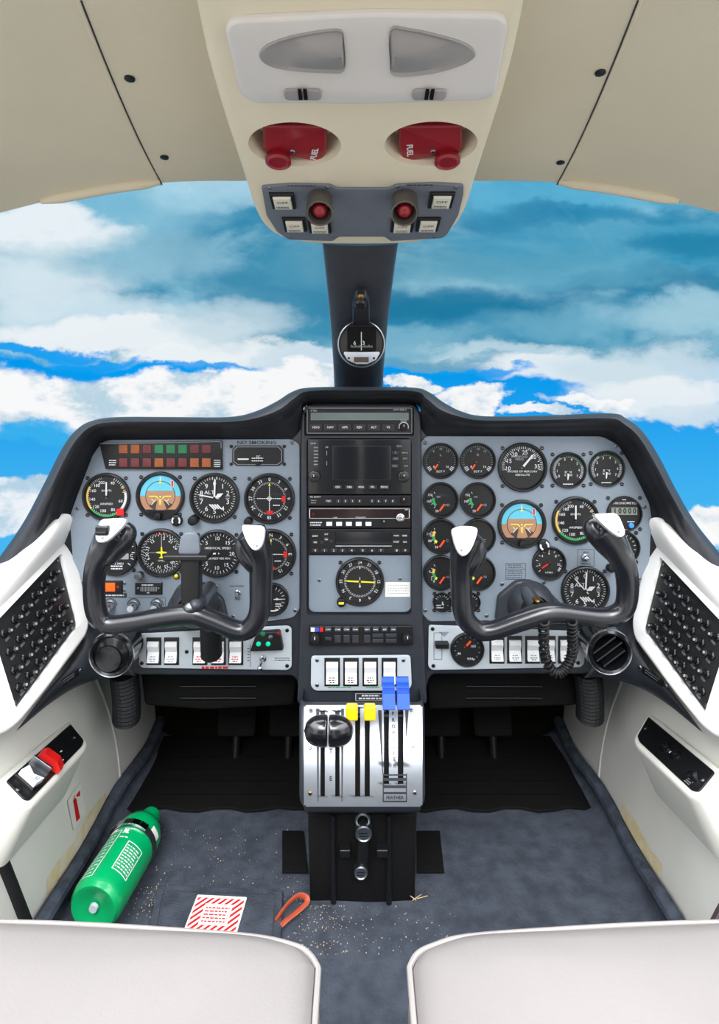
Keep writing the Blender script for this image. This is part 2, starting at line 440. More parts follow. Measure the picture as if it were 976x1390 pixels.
# raised centre column
cs = uvs(M0, [(409,560),(420,548),(562,548),(571,560),(573,830),(579,952),(404,952),(408,830)])
win = rpoly(uvs(M0, [(417,594),(558,594),(558,832),(417,832)]), .009)
win2 = rpoly(uvs(M0, [(414,551),(561,551),(561,591),(414,591)]), .003)
b.prism(rpoly(cs, .008), -.01, .012, FASC, bev=.005, holes=(win, win2), depth=.012)
wings = []
# wings that sweep back towards the seats under the side consoles
for sx in (1,-1):
    q = (lambda p: p) if sx > 0 else (lambda p: (976-p[0]+1, p[1]+3))
    up = cat([(118,838,1.0),(116,862,.975),(92,905,.93),(60,942,.885),(22,992,.82)], 5)
    lo = cat([(184,917,1.0),(156,917,.994),(112,929,.965),(72,952,.915),(30,986,.825)], 5)
    rows = []
    for iw, (u_, l_) in enumerate(zip(up, lo)):
        r = []; bl = .016*min(1, iw/6)
        for k in range(11):
            s = k/10; a = q((u_[0]+(l_[0]-u_[0])*s, u_[1]+(l_[1]-u_[1])*s)); Y = u_[2]+(l_[2]-u_[2])*s-bl*max(0, math.sin(math.pi*s))**.7
            r.append(tuple(P(a[0], a[1], Y)))
        a = q((l_[0], l_[1])); z = P(a[0], a[1], l_[2]); r.append((z.x, z.y+.05, z.z))
        rows.append(r)
    wings.append(rows)
b2 = MB()
b2.add([tuple(M0 @ V3(v)) for v in b.v], b.f, FASC)
for r in wings: b2.grid(r, FASC)
b2.build('fascia', panel, world=True, smooth=40)
MP = front(488,700,YP); KP = YP/FOC
PL = [(139,600),(150,597),(396,596),(407,603),(407,827),(398,838),(365,843),(318,845),(200,847),(140,850),(119,815),(100,765),(95,702),(99,690),(112,655),(126,618)]
PR = [(569,603),(578,592),(816,592),(838,603),(852,625),(868,657),(881,684),(884,702),(881,760),(868,802),(851,842),(838,849),(660,842),(582,843),(569,828)]
WP = .0022                                            # plate front above the fascia
for nm, pl in (('pilot_faceplate', PL), ('copilot_faceplate', PR)):
    b = MB(); b.prism(rpoly([(x, y) for x, y in uvs(MP, pl)], .006), -.002, WP, GREY, bev=.0012)
    o = b.build(nm, None); o.parent = panel; o.matrix_local = WM[panel.name].inverted() @ MP; WM[o.name] = MP.copy()
    o['label'] = 'grey instrument plate beside the '+('annunciator lights' if nm[0] == 'p' else 'engine gauges')
    if nm[0] == 'p':
        MB().text('NO SMOKING', uv(MP,349,600.8), 4.3*KP, WP+.0003, PRINTB, sx=1.35, bold=.025).build('no_smoking_placard', o)['label'] = 'dark NO SMOKING lettering'
        for p in ((397,601),(401,828),(294,795),(317,836),(106,690),(111,789)): screw(o, uv(MP,*p), 2.6*KP, WP)
        e = MB(); u0, v1 = uv(MP,100,0)[0], 0
        pp = uvs(MP, [(175,811),(225,811),(225,822)])
        for p_, q_ in zip(pp, pp[1:]): e.line(p_, q_, .6*KP, WP+.0001, PRINTB)
        e.bars(uv(MP,322,795), 20*KP, 1, 1, 1.4*KP, WP+.0001, PRINTB); e.bars(uv(MP,323,812), 8*KP, 2, 2.2*KP, 1*KP, WP+.0001, PRINTB)
        e.build('engraving', o)
    else:
        for p in ((577,601),(836,605),(577,828),(660,835),(681,792),(738,790),(874,688),(867,785)): screw(o, uv(MP,*p), 2.6*KP, WP)
        e = MB(); a, c = uv(MP,686,786), uv(MP,713,764)
        e.frame_line(*a, *c, .7*KP, WP+.0001, PRINTB); e.line(uv(MP,686,772), uv(MP,713,772), .7*KP, WP+.0001, PRINTB)
        e.bars(uv(MP,699.5,768), 22*KP, 2, 3*KP, 1.1*KP, WP+.0001, PRINTB); e.bars(uv(MP,699.5,779), 22*KP, 4, 3*KP, 1.1*KP, WP+.0001, PRINTB); e.build('information_placard', o); e = MB()
        a, c = uv(MP,783,768), uv(MP,806,745); e.frame_line(*a, *c, .7*KP, WP+.0001, PRINTB); e.bars(uv(MP,794.5,749), 9*KP, 1, 1, 1.4*KP, WP+.0001, PRINTB); e.bars(uv(MP,794.5,765), 16*KP, 1, 1, 1.4*KP, WP+.0001, PRINTB)
        e.build('engraving', o)

# ------------------------------------------------------------------ gauges
GY = YP-WP-.0003
def pol(a, r): return (r*math.sin(math.radians(a)), r*math.cos(math.radians(a)))
def gauge(name, label, ca, cx, cy, r, ops, needles=(), screws=1, group=None, pivot=(0,0), depth=5, extra=None, ring=.87, sd=(.80,.77)):
    """a round panel instrument: bezel, dial with its print, needles, mounting screws. ops and needles are in photo pixels"""
    M = front(cx, cy, GY); K = GY/FOC
    g = thing(name, label, ca, M, group)
    b = MB(); R = r*K; d = depth*K
    b.lathe([(R,0),(R,d*.55),(R*.985,d*.85),(R*.95,d),(R*.91,d*.97),(R*ring,d*.55),(R*ring*.985,.6*K)], BEZ, 48)
    b.build('bezel', g)
    D = MB(); D.disc((0,0), 0, R*ring, .7*K, DIAL, n=48); w = .9*K; wi = [w]
    def nxt(): wi[0] += .04*K; return wi[0]
    for o in ops:
        k = o[0]
        if k == 'T':
            _, a0, a1, n, r0, r1, th, mt = o
            for i in range(n+1):
                a = a0+(a1-a0)*i/n; D.line([x*K for x in pol(a, r0)], [x*K for x in pol(a, r1)], th*.8*K, w, mt)
        elif k == 'N':
            _, items, rr, sz, rot, mt = o
            for tx, a in items:
                p = pol(a, rr); D.text(tx, (p[0]*K, p[1]*K), sz*K, w, mt, rot=-math.radians(a) if rot else 0)
        elif k == 'A':
            _, a0, a1, r0, r1, mt = o; D.disc((0,0), r0*K, r1*K, nxt(), mt, a0, a1)
        elif k == 'X':
            _, tx, x, y, sz, mt = o; D.text(tx, (x*K, y*K), sz*K, nxt(), mt, sx=1.1)
        elif k == 'P':
            _, pts, mt = o; D.flat([(x*K, y*K) for x, y in pts], nxt(), mt)
        elif k == 'L':
            _, p, q, th, mt = o; D.line([x*K for x in p], [x*K for x in q], th*K, nxt(), mt)
        elif k == 'B':
            _, x, y, wd, n, pt, th, mt = o; D.bars((x*K, y*K), wd*K, n, pt*K, th*K, nxt(), mt)
    D.build('dial', g)
    h = max(wi[0]+.4*K, 1.6*K)
    for i, (ang, L, th, tail, mt, sh) in enumerate(needles):
        b = MB(); a = math.radians(ang); u = V3((math.sin(a), math.cos(a), 0)); s = V3((u.y,-u.x,0)); z = h+i*.7*K; pv = V3((pivot[0]*K, pivot[1]*K, 0))
        if sh == 'taper': out = [pv-u*tail*K-s*th*.35*K, pv-s*th*.5*K, pv+u*L*K*.8-s*th*.4*K, pv+u*L*K, pv+u*L*K*.8+s*th*.4*K, pv+s*th*.5*K, pv-u*tail*K+s*th*.35*K]
        elif sh == 'leaf': out = [pv-s*th*.2*K, pv+u*L*.25*K-s*th*.25*K, pv+u*L*.5*K-s*th*.6*K, pv+u*L*K, pv+u*L*.5*K+s*th*.6*K, pv+u*L*.25*K+s*th*.25*K, pv+s*th*.2*K]
        else: out = [pv-u*tail*K-s*th*.5*K, pv+u*L*K-s*th*.5*K, pv+u*L*K+s*th*.5*K, pv-u*tail*K+s*th*.5*K]
        b.prism([(p.x, p.y) for p in out], z, z+.4*K, mt)
        b.build('needle', g)
    if needles:
        MB().knob((pivot[0]*K, pivot[1]*K), 1.7*K, h-.5*K, h+len(needles)*.7*K+.4*K, BLACK, 14).build('needle_hub', g)
    if screws:
        for sx in (1,-1):
            for sy in (1,-1):
                if extra and ('noscrew', sx, sy) in extra: continue
                b = MB(); c = (sx*r*sd[0]*K, sy*r*sd[1]*K); q = 2.6*K
                b.lathe([(q,0),(q,.8*K),(q*.6,.9*K),(q*.5,.4*K),(1e-6,.4*K)], BLACK, 14, c); b.rect(c[0]-q*.7, c[1]-q*.1, c[0]+q*.7, c[1]+q*.1, .95*K, STEEL)
                b.build('screw', g)
    return g, K
W_, G_ = PRINT, PRINTG
def tk(r, a0, a1, n, l=4, th=.9, m=W_): return ('T', a0, a1, n, r-l, r, th, m)
# airspeed indicators
def asi(lbl, cx, cy, r, red):
    ops = [tk(27.5,24,300,42,3.5,.8), ('A',78,132,24.5,27.5,W_), ('A',128,232,25.5,27.5,GREEN), ('A',232,300,25,27.5,AMBA), tk(27.5,300,345,9,3.5,.8,G_), tk(27.5,60,75,1,5,1.2,AMBA),
     ('N',[('40',24),('60',108),('80',154),('100',194),('120',226),('140',259),('160',293),('180',318),('200',340)],20,4,0,W_), ('X','KNOTS',0,8,2.6,W_), ('X','AIRSPEED',0,-10,2.6,W_)]
    g, K = gauge('airspeed_indicator', lbl, 'gauge', cx, cy, r, ops, [(0,20,2.0,2,W_,'bar')], extra=[])
    if red: MB().box(15*K,-25*K,1.5*K,25*K,-16*K,5*K, RED, bev=.6*K, r=1*K).build('speed_bug', g)['label'] = 'red square speed bug'
    return g
asi('airspeed indicator with a red square bug, outermost dial beneath the annunciator lights', 145, 674, 32.5, 1)
asi('airspeed indicator partly covered by the copilot yoke grip, beside the chronometer', 781, 706, 32.5, 0)
# attitude indicators
def attitude(lbl, cx, cy, r):
    R = 27.5
    def seg(y, rad, up): 
        a0 = math.degrees(math.acos(max(-1,min(1,y/rad)))); rng = (-a0, a0) if up else (a0, 360-a0)
        return [pol(rng[0]+(rng[1]-rng[0])*i/30, rad) for i in range(31)]
    ops = [('P', seg(0,R,1), HSKY), ('P', [p for p in seg(0,R,0) if p[1] > -19]+[], HGND), ('P', circ(0,0,20.5,40), HDRK), ('P', seg(7,19.5,1), HSKY), ('P', seg(7,19.5,0), HGND),
     ('P', [pol(a,19.5) for a in range(125,160,5)]+[(4,-6)], HDRK), ('P', [pol(a,19.5) for a in range(200,235,5)]+[(-4,-6)], HDRK),
     ('T',-60,60,8,21.5,25,.8,W_), ('L',(0,20),(0,26),1.4,W_), ('L',(-9,-7),(-12,-4),.8,W_), ('L',(9,-7),(12,-4),.8,W_), ('L',(-12,-12),(-6,-5),.9,W_), ('L',(12,-12),(6,-5),.9,W_),
     ('P', [(-15,.2),(-5,.2),(-2.5,-2.5),(-2.8,-4.2),(-6,-1.2),(-15,-1.2)], YELL), ('P', [(15,.2),(5,.2),(2.5,-2.5),(2.8,-4.2),(6,-1.2),(15,-1.2)], YELL), ('P', [(-2,-4),(2,-4),(1.3,-12),(-1.3,-12)], AMBA),
     ('P', [(-2,17),(2,17),(0,22)], YELL), ('P', circ(0,-1,1.2,10), W_), ('L',(16.3,12),(16.3,21),4,W_), ('L',(16.3,12.5),(16.3,20.5),2.6,RED)]
    g, K = gauge('attitude_indicator', lbl, 'gauge', cx, cy, r, ops)
    b = MB(); b.prism([(x*K, y*K) for x, y in [pol(a, 29.5) for a in range(130,231,5)]], 1.2*K, 3.4*K, BEZ, bev=.6*K); b.build('lower_mask', g)
    MB().knob((-1*K,-26*K), 4.4*K, 3.4*K, 10*K, RUBB).build('cage_knob', g)
    return g
attitude('blue and brown artificial horizon beneath the annunciator lights', 218, 673, 33)
attitude('blue and brown artificial horizon beneath the manifold pressure gauge', 708, 711, 33)
# altimeters
def altimeter(lbl, cx, cy, r, angs, ex):
    ops = [tk(28,0,360,50,3,.8), tk(28,0,360,10,4.5,1.1), ('N',[(str(i),36*i) for i in range(10)],18.8,6.4,0,W_), ('X','ALT',-7,7,5,W_), ('T',-6,6,1,25,29,.8,W_)]
    for i in range(4): ops.append(('L',(-7+i*3.4,-9),(0+i*3.4-1,-15),1.8,W_))
    ops += [('B',18,.5,6,2,2.4,1,G_), ('B',-18,.5,6,2,2.4,1,G_)]
    nd = [(angs[0],24,1.8,6,W_,'taper'), (angs[1],25,2.2,0,W_,'bar'), (angs[2],14,5,0,W_,'leaf')]
    g, K = gauge('altimeter', lbl, 'gauge', cx, cy, r, ops, nd, extra=ex)
    return g, K
g, K = altimeter('altimeter with three white hands between the artificial horizon and a course indicator', 291.5, 675.5, 34, (281,2,62), [('noscrew',-1,-1)])
MB().knob((-27*K,-29*K), 6.5*K, 0, 14*K, RUBB).build('setting_knob', g)
g, K = altimeter('altimeter behind the copilot yoke, low beside the air vent', 794, 801, 33, (318,3,66), [])
MB().knob((33*K,31*K), 5*K, 0, 10*K, RUBB).build('setting_knob', g)
# course indicators
def vor(lbl, cx, cy, r, names, kn):
    ops = [tk(26.5,0,360,72,2.2,.6), tk(26.5,0,360,36,3.6,.8), ('N',names,26,4.6,1,W_), ('A',0,360,21.6,22,G_)]
    ops[2] = ('N',names,21.2+4.4,4.4,1,W_); ops[0] = ('T',0,360,72,20.5,22.2,.6,W_); ops[1] = ('T',0,360,36,19.6,22.2,.8,W_); ops.pop(3)
    for s in range(-16,17,3):
        if s: ops += [('P',circ(s,0,.75,8),W_), ('P',circ(0,s,.75,8),W_)]
    ops += [('L',(-17,0),(17,0),.6,W_), ('L',(0,-17),(0,17),.6,W_), ('A',0,360,2,2.9,W_), ('P',[(-1.8,17.5),(1.8,17.5),(0,21)],YELL), ('P',[(-1.6,-21),(1.6,-21),(0,-18)],YELL), ('B',10,-9,10,1,1,1.4,W_)]
    g, K = gauge('course_indicator', lbl, 'gauge', cx, cy, r, ops, extra=[('noscrew',-1,-1)])
    MB().box(17*K,-4*K,1.6*K,21.5*K,4*K,2.3*K, RED).build('warning_flag', g)['label'] = 'red warning flag beside the dial centre'
    MB().box(-4*K,-21*K,1.6*K,5*K,-16.5*K,2.3*K, RED).build('warning_flag', g)['label'] = 'red warning flag below the dial centre'
    if kn: MB().knob((-28*K,-30*K), 5.5*K, 0, 11*K, RUBB).build('course_knob', g)
    return g
nm1 = [(str(i*3), i*30) for i in range(12)]
vor('course deviation dial with two red flags below the NO SMOKING lettering', 366, 676.5, 34.5, nm1, 1)
nm2 = [({0:'N',3:'E',6:'S',9:'W'}.get(i, str(i*3)), i*30) for i in range(12)]
vor('course deviation dial with two red flags partly hidden behind the pilot yoke grip', 368, 752, 34.5, nm2, 0)
# directional gyro
ops = [tk(28,0,360,72,3.5,.7), tk(28,0,360,36,5.5,.9), ('N',[('S',10),('21',40),('24',70),('W',100),('30',130),('33',160),('N',190),('3',220),('6',245),('30',262),('33',285),('12',320)],19.5,4.4,1,W_),
 ('T',-14,14,4,25,28,1.4,ORANGE), ('L',(-17,0),(17,0),.7,G_), ('P',[(-7,1),(-1.2,1.8),(-1,8),(1,8),(1.2,1.8),(7,1),(7,-.5),(1.2,-1.2),(.8,-5),(3,-6.5),(3,-7.5),(-3,-7.5),(-3,-6.5),(-.8,-5),(-1.2,-1.2),(-7,-.5)],YELL), ('X','GYRO',0,-11,2.2,W_), ('L',(0,8),(0,24),.9,G_)]
g, K = gauge('directional_gyro', 'directional gyro with a small green aeroplane at its centre', 'gauge', 219.5, 750, 33, ops, extra=[('noscrew',-1,-1)])
MB().knob((-29*K,-30*K), 5.5*K, 0, 9*K, STEEL).build('setting_knob', g)
# vertical speed
ops = [tk(28,-80,260,34,4,.8,W_), ('N',[('0',270),('5',225),('10',182),('15',142),('20',92),('15',45),('10',0),('5',315)],20,5,0,W_), ('X','VERTICAL SPEED',2,7,2.8,W_), ('X','100 FEET PER MIN',2,-7,2.5,W_), ('X','UP',-15,7,2.2,W_)]
gauge('vertical_speed_indicator', 'vertical speed dial with its hand level at zero, behind the yoke clip', 'gauge', 295, 751, 32.5, ops, [(270,22,2,3,W_,'taper')])
# engine / turn dial behind the pilot horn
ops = [('T',50,130,4,22,27,1.4,W_), ('X','C',22,-4,4,W_), ('P',rrect(2,-9,18,-1,1),G_), ('X','2 MIN',5,-15,3,W_), ('B',3,-20,18,2,3.4,1.8,W_)]
gauge('turn_coordinator', 'dark turn dial mostly hidden behind the horn of the pilot yoke', 'gauge', 157, 750, 31, ops)
ops = [tk(17,20,160,8,4,.9), ('P',circ(6,0,1.6,10),W_), ('L',(4,0),(15,0),.9,W_), ('B',8,-8,8,2,3,1.6,W_), ('A',150,200,15,17,W_)]
gauge('suction_gauge', 'small dark gauge under the pilot yoke grip at the plate corner', 'gauge', 370, 813, 22.5, ops, [(90,12,1,2,W_,'bar')], screws=0)
# manifold pressure
ops = [tk(28,-98,98,35,3.5,.8), tk(28,-98,98,7,6,1.2), ('N',[('10',-96),('15',-66),('20',-32),('25',10),('30',48),('35',88)],20,5.5,0,W_), ('X','MANIFOLD',-4,14,2.8,G_), ('X','PRESS',-4,10.5,2.8,G_), ('X','INCHES OF MERCURY',0,-6,2.6,W_), ('X','ABSOLUTE',0,-10.5,2.6,W_)]
gauge('manifold_pressure_gauge', 'large manifold pressure gauge at the top of the copilot plate, reading near 30', 'gauge', 709, 634, 33.5, ops, [(40,24,3,2,W_,'taper')])
# propeller rpm gauges
for cx, lb in ((771,'propeller speed gauge next to the manifold pressure gauge'), (823,'propeller speed gauge at the curved top corner of the copilot plate')):
    ops = [tk(21.5,-124,124,50,4,.7), ('T',-30,70,20,18,21.5,.9,GREEN), ('N',[('0',-124),('1',-95),('2',-58),('3',-18),('4',18),('5',55),('6',90),('7',124)],15,3.4,0,W_), ('X','RPM',0,-3,3.2,W_), ('X','X 100',0,-7,2.8,W_), ('B',0,-19,14,1,1,1.3,W_)]
    gauge('propeller_tachometer', lb, 'gauge', cx, 638 if cx < 800 else 636, 24.5, ops, [(184,11,2.2,1,W_,'taper')], sd=(.86,.86), pivot=(0,-3))
# engine gauges in two columns
row_lb = ['in the top row', 'with green arc, second from top', 'third from top', 'lowest of four']
for c, cx in enumerate((598, 648.5)):
    for i, cy in enumerate((625.5, 678.5, 727.5, 777)):
        if i == 0: ops = [tk(21,-130,130,30,2.5,.6,G_), ('T',-132,-118,2,16,21,1.2,W_), ('T',118,132,2,16,21,1.2,W_), ('N',[('8',-36),('10',0),('12',36)],16,3,0,G_), ('X','LR'[c],0,8,3.4,G_), ('X','8',-9,-8,3,W_), ('X','16',9,-8,3,W_), ('X','EGT F',0,-14.5,2.8,W_)]; nd = [(212,10,2.2,2,ORANGE,'bar')]; pv = (-3,-3)
        elif i == 1: ops = [('A',-140,-75,8,11.5,GREEN), ('N',[('100',-98),('150',-65),('50',-162)],16,3.2,0,W_), ('X','PSI',9,-7,3.2,G_), ('T',-140,-40,4,11.5,14,.8,W_), ('X','245',-3,4,2.4,G_)]; nd = [(215,13,2.4,1,ORANGE,'bar')]; pv = (6,-4)
        elif i == 2: ops = [('A',-150,-128,8,11.5,YELL), ('A',-128,-92,8,11.5,GREEN), ('A',-92,-50,8,11.5,AMBA), ('N',[('80',-115),('115',-80),('50',-160)],16,3.2,0,W_), ('X','C',9,-6,3.4,G_), ('T',-140,-40,4,11.5,14,.8,W_)]; nd = [(215,13,2.4,1,ORANGE,'bar')]; pv = (6,-4)
        else: ops = [('A',-150,-135,8,11.5,YELL), ('A',-135,-95,8,11.5,GREEN), ('A',-95,-60,8,11.5,AMBA), ('N',[('2',-125),('4',-85)],15,3.2,0,W_), ('X','PSI',9,-6,3,G_), ('X','0',-9,-12,3.2,W_), ('T',-140,-40,4,11.5,14,.8,W_)]; nd = [(215,13,2.4,1,ORANGE,'bar')]; pv = (6,-4)
        gauge('engine_gauge', 'engine gauge '+row_lb[i]+(', column beside the radios' if c == 0 else ', column nearer the manifold gauge'), 'gauge', cx, cy, 24.3 if i < 3 else 24, ops, nd, screws=0, group='small engine gauges beside the radio stack', pivot=pv)
for cx, lb in ((600,'smallest gauge at the foot of the engine gauges, beside the radio stack'), (639,'smallest gauge at the foot of the engine gauges, peeping out behind the yoke horn')):
    gauge('fuel_gauge', lb, 'gauge', cx, 817, 13, [tk(10,-60,60,6,2.5,.8), ('B',-3,-6,9,2,3,1.6,W_), ('L',(1,-8),(2,-2),1.2,W_), ('T',-120,120,2,8,10,.8,G_)], [(5,6,1.2,0,W_,'bar')], sd=(.8,.86), pivot=(0,-5))
# small single gauges
ops = [tk(18,-130,130,10,3,.8), ('N',[('2',-100),('4',-45),('6',0),('8',45),('10',100)],13,3.2,0,W_), ('X','LITERS',0,-13,2.2,W_), ('T',115,130,3,15,18,1.2,W_)]
gauge('small_pressure_gauge', 'small round gauge with a red hand beneath the copilot artificial horizon', 'gauge', 745, 764, 23, ops, [(236,12,2.2,2,RED,'bar')], screws=0, ring=.84)
b = MB(); 
g = thing('push_knob', 'round black test knob with white marks touching the small gauge with the red hand', 'knob', front(738,740,GY-.0065)); K = GY/FOC
b.knob((0,0), 8.5*K, 0, 4*K, BLACK); b.disc((0,0), 4*K, 6.5*K, 4.1*K, PRINT, 20, 110); b.disc((0,0), 4*K, 6.5*K, 4.1*K, PRINT, 200, 290); b.build('knob_cap', g); MB().lathe([(3*K,-.006),(3*K,0)], BLACK).build('stem', g)
g = thing('lamp_test_knob', 'round black knob with white marks below the pilot artificial horizon', 'knob', front(240,706,GY-.0015))
b = MB(); b.knob((0,0), 8*K, 0, 4*K, BLACK); b.disc((0,0), 4*K, 6.2*K, 4.1*K, PRINT, 40, 130); b.disc((0,0), 4*K, 6.2*K, 4.1*K, PRINT, 230, 320); b.build('knob_cap', g); MB().lathe([(4*K,-.0013),(4*K,0)], BLACK).build('stem', g)
ops = [('B',-2,6,14,2,4,2.2,W_), tk(18,20,200,9,3,.8), ('X','C5',2,-2,6,W_)]
gauge('cooling_gauge', 'dark gauge mostly hidden behind the copilot yoke horn under the chronometer', 'gauge', 845, 743, 23, ops, sd=(.8,.86), extra=[('noscrew',-1,-1),('noscrew',-1,1)])
# chronometer
g, K = gauge('chronometer', 'digital chronometer with a grey number window and blue button', 'clock', 847, 697, 24, [('X','CHRONOMETER',0,14,3,W_), ('B',0,19,6,1,1,1.6,W_), ('B',9,-11,10,1,1,1.4,W_), ('B',3,-22,14,1,1,1.2,W_)], sd=(.9,.88), ring=.93)
b = MB(); b.box(-20*K,-3*K,1*K,19*K,10*K,2*K, BEZ, bev=.4*K); b.rect(-18*K,-1.5*K,17*K,8.5*K,2.1*K, LCD2); 
for i in range(5): b.text('0' if i else '1', ((-13+i*6.6)*K,3.5*K), 7*K, 2.2*K, BLACK, sx=.9, bold=.03)
b.build('number_window', g); MB().knob((9*K,-16*K), 3.6*K, .8*K, 3.5*K, LITB).build('button', g)['label'] = 'blue push button'
# radio direction dial in the centre stack
CY_ = .9955; 
GY_keep = GY
# ================================================================== centre stack
YC = .9885                                            # fronts of the stacked units, just proud of the column frame
def unit(name, label, ca, x0, y0, x1, y1, mt, Y=YC, d=.012, bev=.001, r=.0015):
    M = front((x0+x1)/2, (y0+y1)/2, Y); K = Y/FOC
    g = thing(name, label, ca, M)
    b = MB(); hw, hh = (x1-x0)/2*K, (y1-y0)/2*K
    b.prism(rrect(-hw,-hh,hw,hh,r,3), -d, 0, mt, bev=bev); b.build('housing', g)
    return g, K, (lambda px, py: ((px-(x0+x1)/2)*K, -(py-(y0+y1)/2)*K))
def keybox(g, q, K, px, py, w, h, mt, name='button', lab=None, tx=None, tm=None, up=1.4, ts=3.2):
    b = MB(); c = q(px, py); b.box(c[0]-w/2*K, c[1]-h/2*K, .0001, c[0]+w/2*K, c[1]+h/2*K, up*K, mt, bev=.4*K, r=.5*K)
    if tx: b.text(tx, c, ts*K, up*K+.0001, tm or PRINT, bold=.02)
    o = b.build(name, g)
    if lab: o['label'] = lab
    return o
def rknob(g, q, K, px, py, r, h, mt=RUBB, mark=True, name='knob', r2=None):
    b = MB(); c = q(px, py); b.knob(c, r*K, .0001, h*K, mt, 24)
    if r2: b.knob(c, r2*K, h*K, h*1.7*K, mt, 20)
    if mark: b.rect(c[0]-.5*K, c[1]+.1*r*K, c[0]+.5*K, c[1]+(r2 or r)*.7*K, (h*1.7 if r2 else h)*K+.0001, PRINT)
    return b.build(name, g)
# autopilot
g, K, q = unit('autopilot_controller', 'slim black autopilot unit with a long grey display at the head of the radio stack', 'avionics unit', 415.5, 552.5, 560, 589.5, BLACK)
b = MB(); a, c = q(416.5,588.5), q(559.5,553.5); b.frame_line(*a, *c, .9*K, .0001, STEEL); b.text('S-TEC', q(426,557.5), 2.4*K, .0001, PRINT); b.text('FIFTY FIVE X', q(543,556.5), 2.2*K, .0001, PRINT); b.build('lettering', g)
b = MB(); a, c = q(422.5,569.5), q(554,561); b.rect(*a, *c, .0002, LCD); b.frame_line(a[0]-.0008,a[1]-.0008,c[0]+.0008,c[1]+.0008,.0008,.0003,STEEL); b.build('display', g)['label'] = 'grey green display strip'
for i, tx in enumerate(('HDG','NAV','APR','REV','ALT','VS')): keybox(g, q, K, 429+i*19.6, 580, 17, 9.5, KEY, tx=tx, tm=PRINT, ts=3)
rknob(g, q, K, 548, 579.5, 5, 6); b = MB(); b.disc(q(548,579.5), 5.6*K, 7*K, .0002, PRINT, -110, 110); b.text('UP DN', q(548,571.5), 2*K, .0002, PRINT); b.build('knob_scale', g)
# navigator
g, K, q = unit('gps_navigator', 'tall black navigator unit with a dark screen and two round knobs', 'avionics unit', 418, 596, 558, 671, GLOSS)
b = MB(); b.box(*q(451,652), .0001, *q(531,605), .0012, SCREEN, bev=.0004, r=.002); b.build('screen', g)
b = MB(); b.text('COM', q(425,602), 2.2*K, .0001, PRINT); b.bars(q(429,619), 6*K, 6, 4.6*K, 1.8*K, .0001, PRINTG); b.bars(q(444,607), 4*K, 1, 1, 2*K, .0001, PRINTG); b.line(q(443.5,612), q(443.5,618), .8*K, .0001, PRINTG); b.line(q(443.5,626), q(443.5,632), .8*K, .0001, PRINTG); b.build('lettering', g)
for i, (tx, px, py) in enumerate((('RNG',542,605.5),('MENU',549.5,614.5),('CLR',537,622.5),('ENT',550,622.5),('D',537,614.5),('NAV',536,632.5),('GPS',551,632.5))): keybox(g, q, K, px, py, 9.5, 5.5, KEY, tx=tx, tm=PRINTG, ts=2.2, up=.8)
for px in (426.5, 548): rknob(g, q, K, px, 646.5, 8, 5, GLOSS, True, r2=5)
for i, tx in enumerate(('CDI','OBS','MSG','FPL','PROC')): keybox(g, q, K, 458.5+i*15.8, 661, 12, 5, KEY, tx=tx, tm=PRINT, ts=2.6)
# intercom strip
g, K, q = unit('audio_selector', 'thin black selector strip with a row of lit square keys under the navigator', 'avionics unit', 418, 672.5, 558, 687, BLACK)
b = MB(); b.text('TEL SELECT', q(428,674.5), 2*K, .0001, PRINT); b.bars(q(426,681), 8*K, 2, 3.2*K, 1*K, .0001, PRINTG); b.build('lettering', g)
keybox(g, q, K, 446, 680, 11, 5.5, KEY, tx='TEST', tm=PRINT, ts=2)
for i, px in enumerate((459.5,469,478.5,488,505,514,523.5,533)): keybox(g, q, K, px, 680, 7, 5.5, KEY, tx='12345678'[i], tm=PRINT, ts=2.6)
rknob(g, q, K, 548, 678.5, 4.4, 4, RUBB, True)
# frequency display unit
g, K, q = unit('radio_tuner', 'black radio unit with a white outlined red-brown display and five white keys', 'avionics unit', 418.5, 688.5, 557.5, 717, BLACK)
TINT = mat('dim_red_display', (34,16,14), .2, spec=.5, coat=.4, var=.15, vscale=50)
b = MB(); a, c = q(419.8,704.3), q(556,689.8); b.rect(*a, *c, .0001, TINT); b.frame_line(*a, *c, 1*K, .0002, PRINT); b.text('8', q(425.5,698), 4*K, .0002, LRED); b.text('AM', q(551.5,692), 2*K, .0002, PRINT); b.text('USE', q(455,703), 2.2*K, .0003, PRINT); b.text('STANDBY', q(489.5,702.8), 2.2*K, .0003, PRINT); b.build('display', g)
b = MB(); b.bars(q(429,711), 16*K, 2, 3.4*K, 1.6*K, .0001, PRINT); b.build('lettering', g)
for i in range(5): keybox(g, q, K, 447+i*13.3, 711, 8, 5.4, IVORY, lab='white key')
rknob(g, q, K, 543.5, 702.5, 6.2, 4, CHROME, False, r2=4); rknob(g, q, K, 521, 708, 3, 4, RUBB, True)
# transponder
g, K, q = unit('transponder', 'black transponder with a blank grey screen and digit keys along its foot', 'avionics unit', 420, 718, 557.5, 751.5, BLACK)
b = MB(); b.box(*q(455.5,739.5), .0001, *q(531.5,721.5), .001, SCREEN, bev=.0004); b.rect(*q(455.5,741.3), *q(531.5,740.5), .0012, PRINT); b.build('screen', g)
for px, py, w, h, tx in ((428,727.5,8,4,'IDENT'),(428,736,8,4,'VFR'),(443,725,7,4,'ALT'),(443,732,6,6,'ON'),(437,736,5,4,''),(449.5,735,5,4,''),(538,727,8,4,'FUNC'),(549,727,8,4,'CRSR'),(538,735.5,8,5,'START'),(549.5,735.5,7,4,'CLR')): keybox(g, q, K, px, py, w, h, KEY, tx=tx or None, tm=PRINT, ts=1.9, up=1)
for i, px in enumerate((428,440.5,453,465,477.5,492.5,505,517,538.5,550)): keybox(g, q, K, px, 747, 8.5, 4.5, KEY, tx='0123456789'[i], tm=PRINT, ts=2.9, up=1)
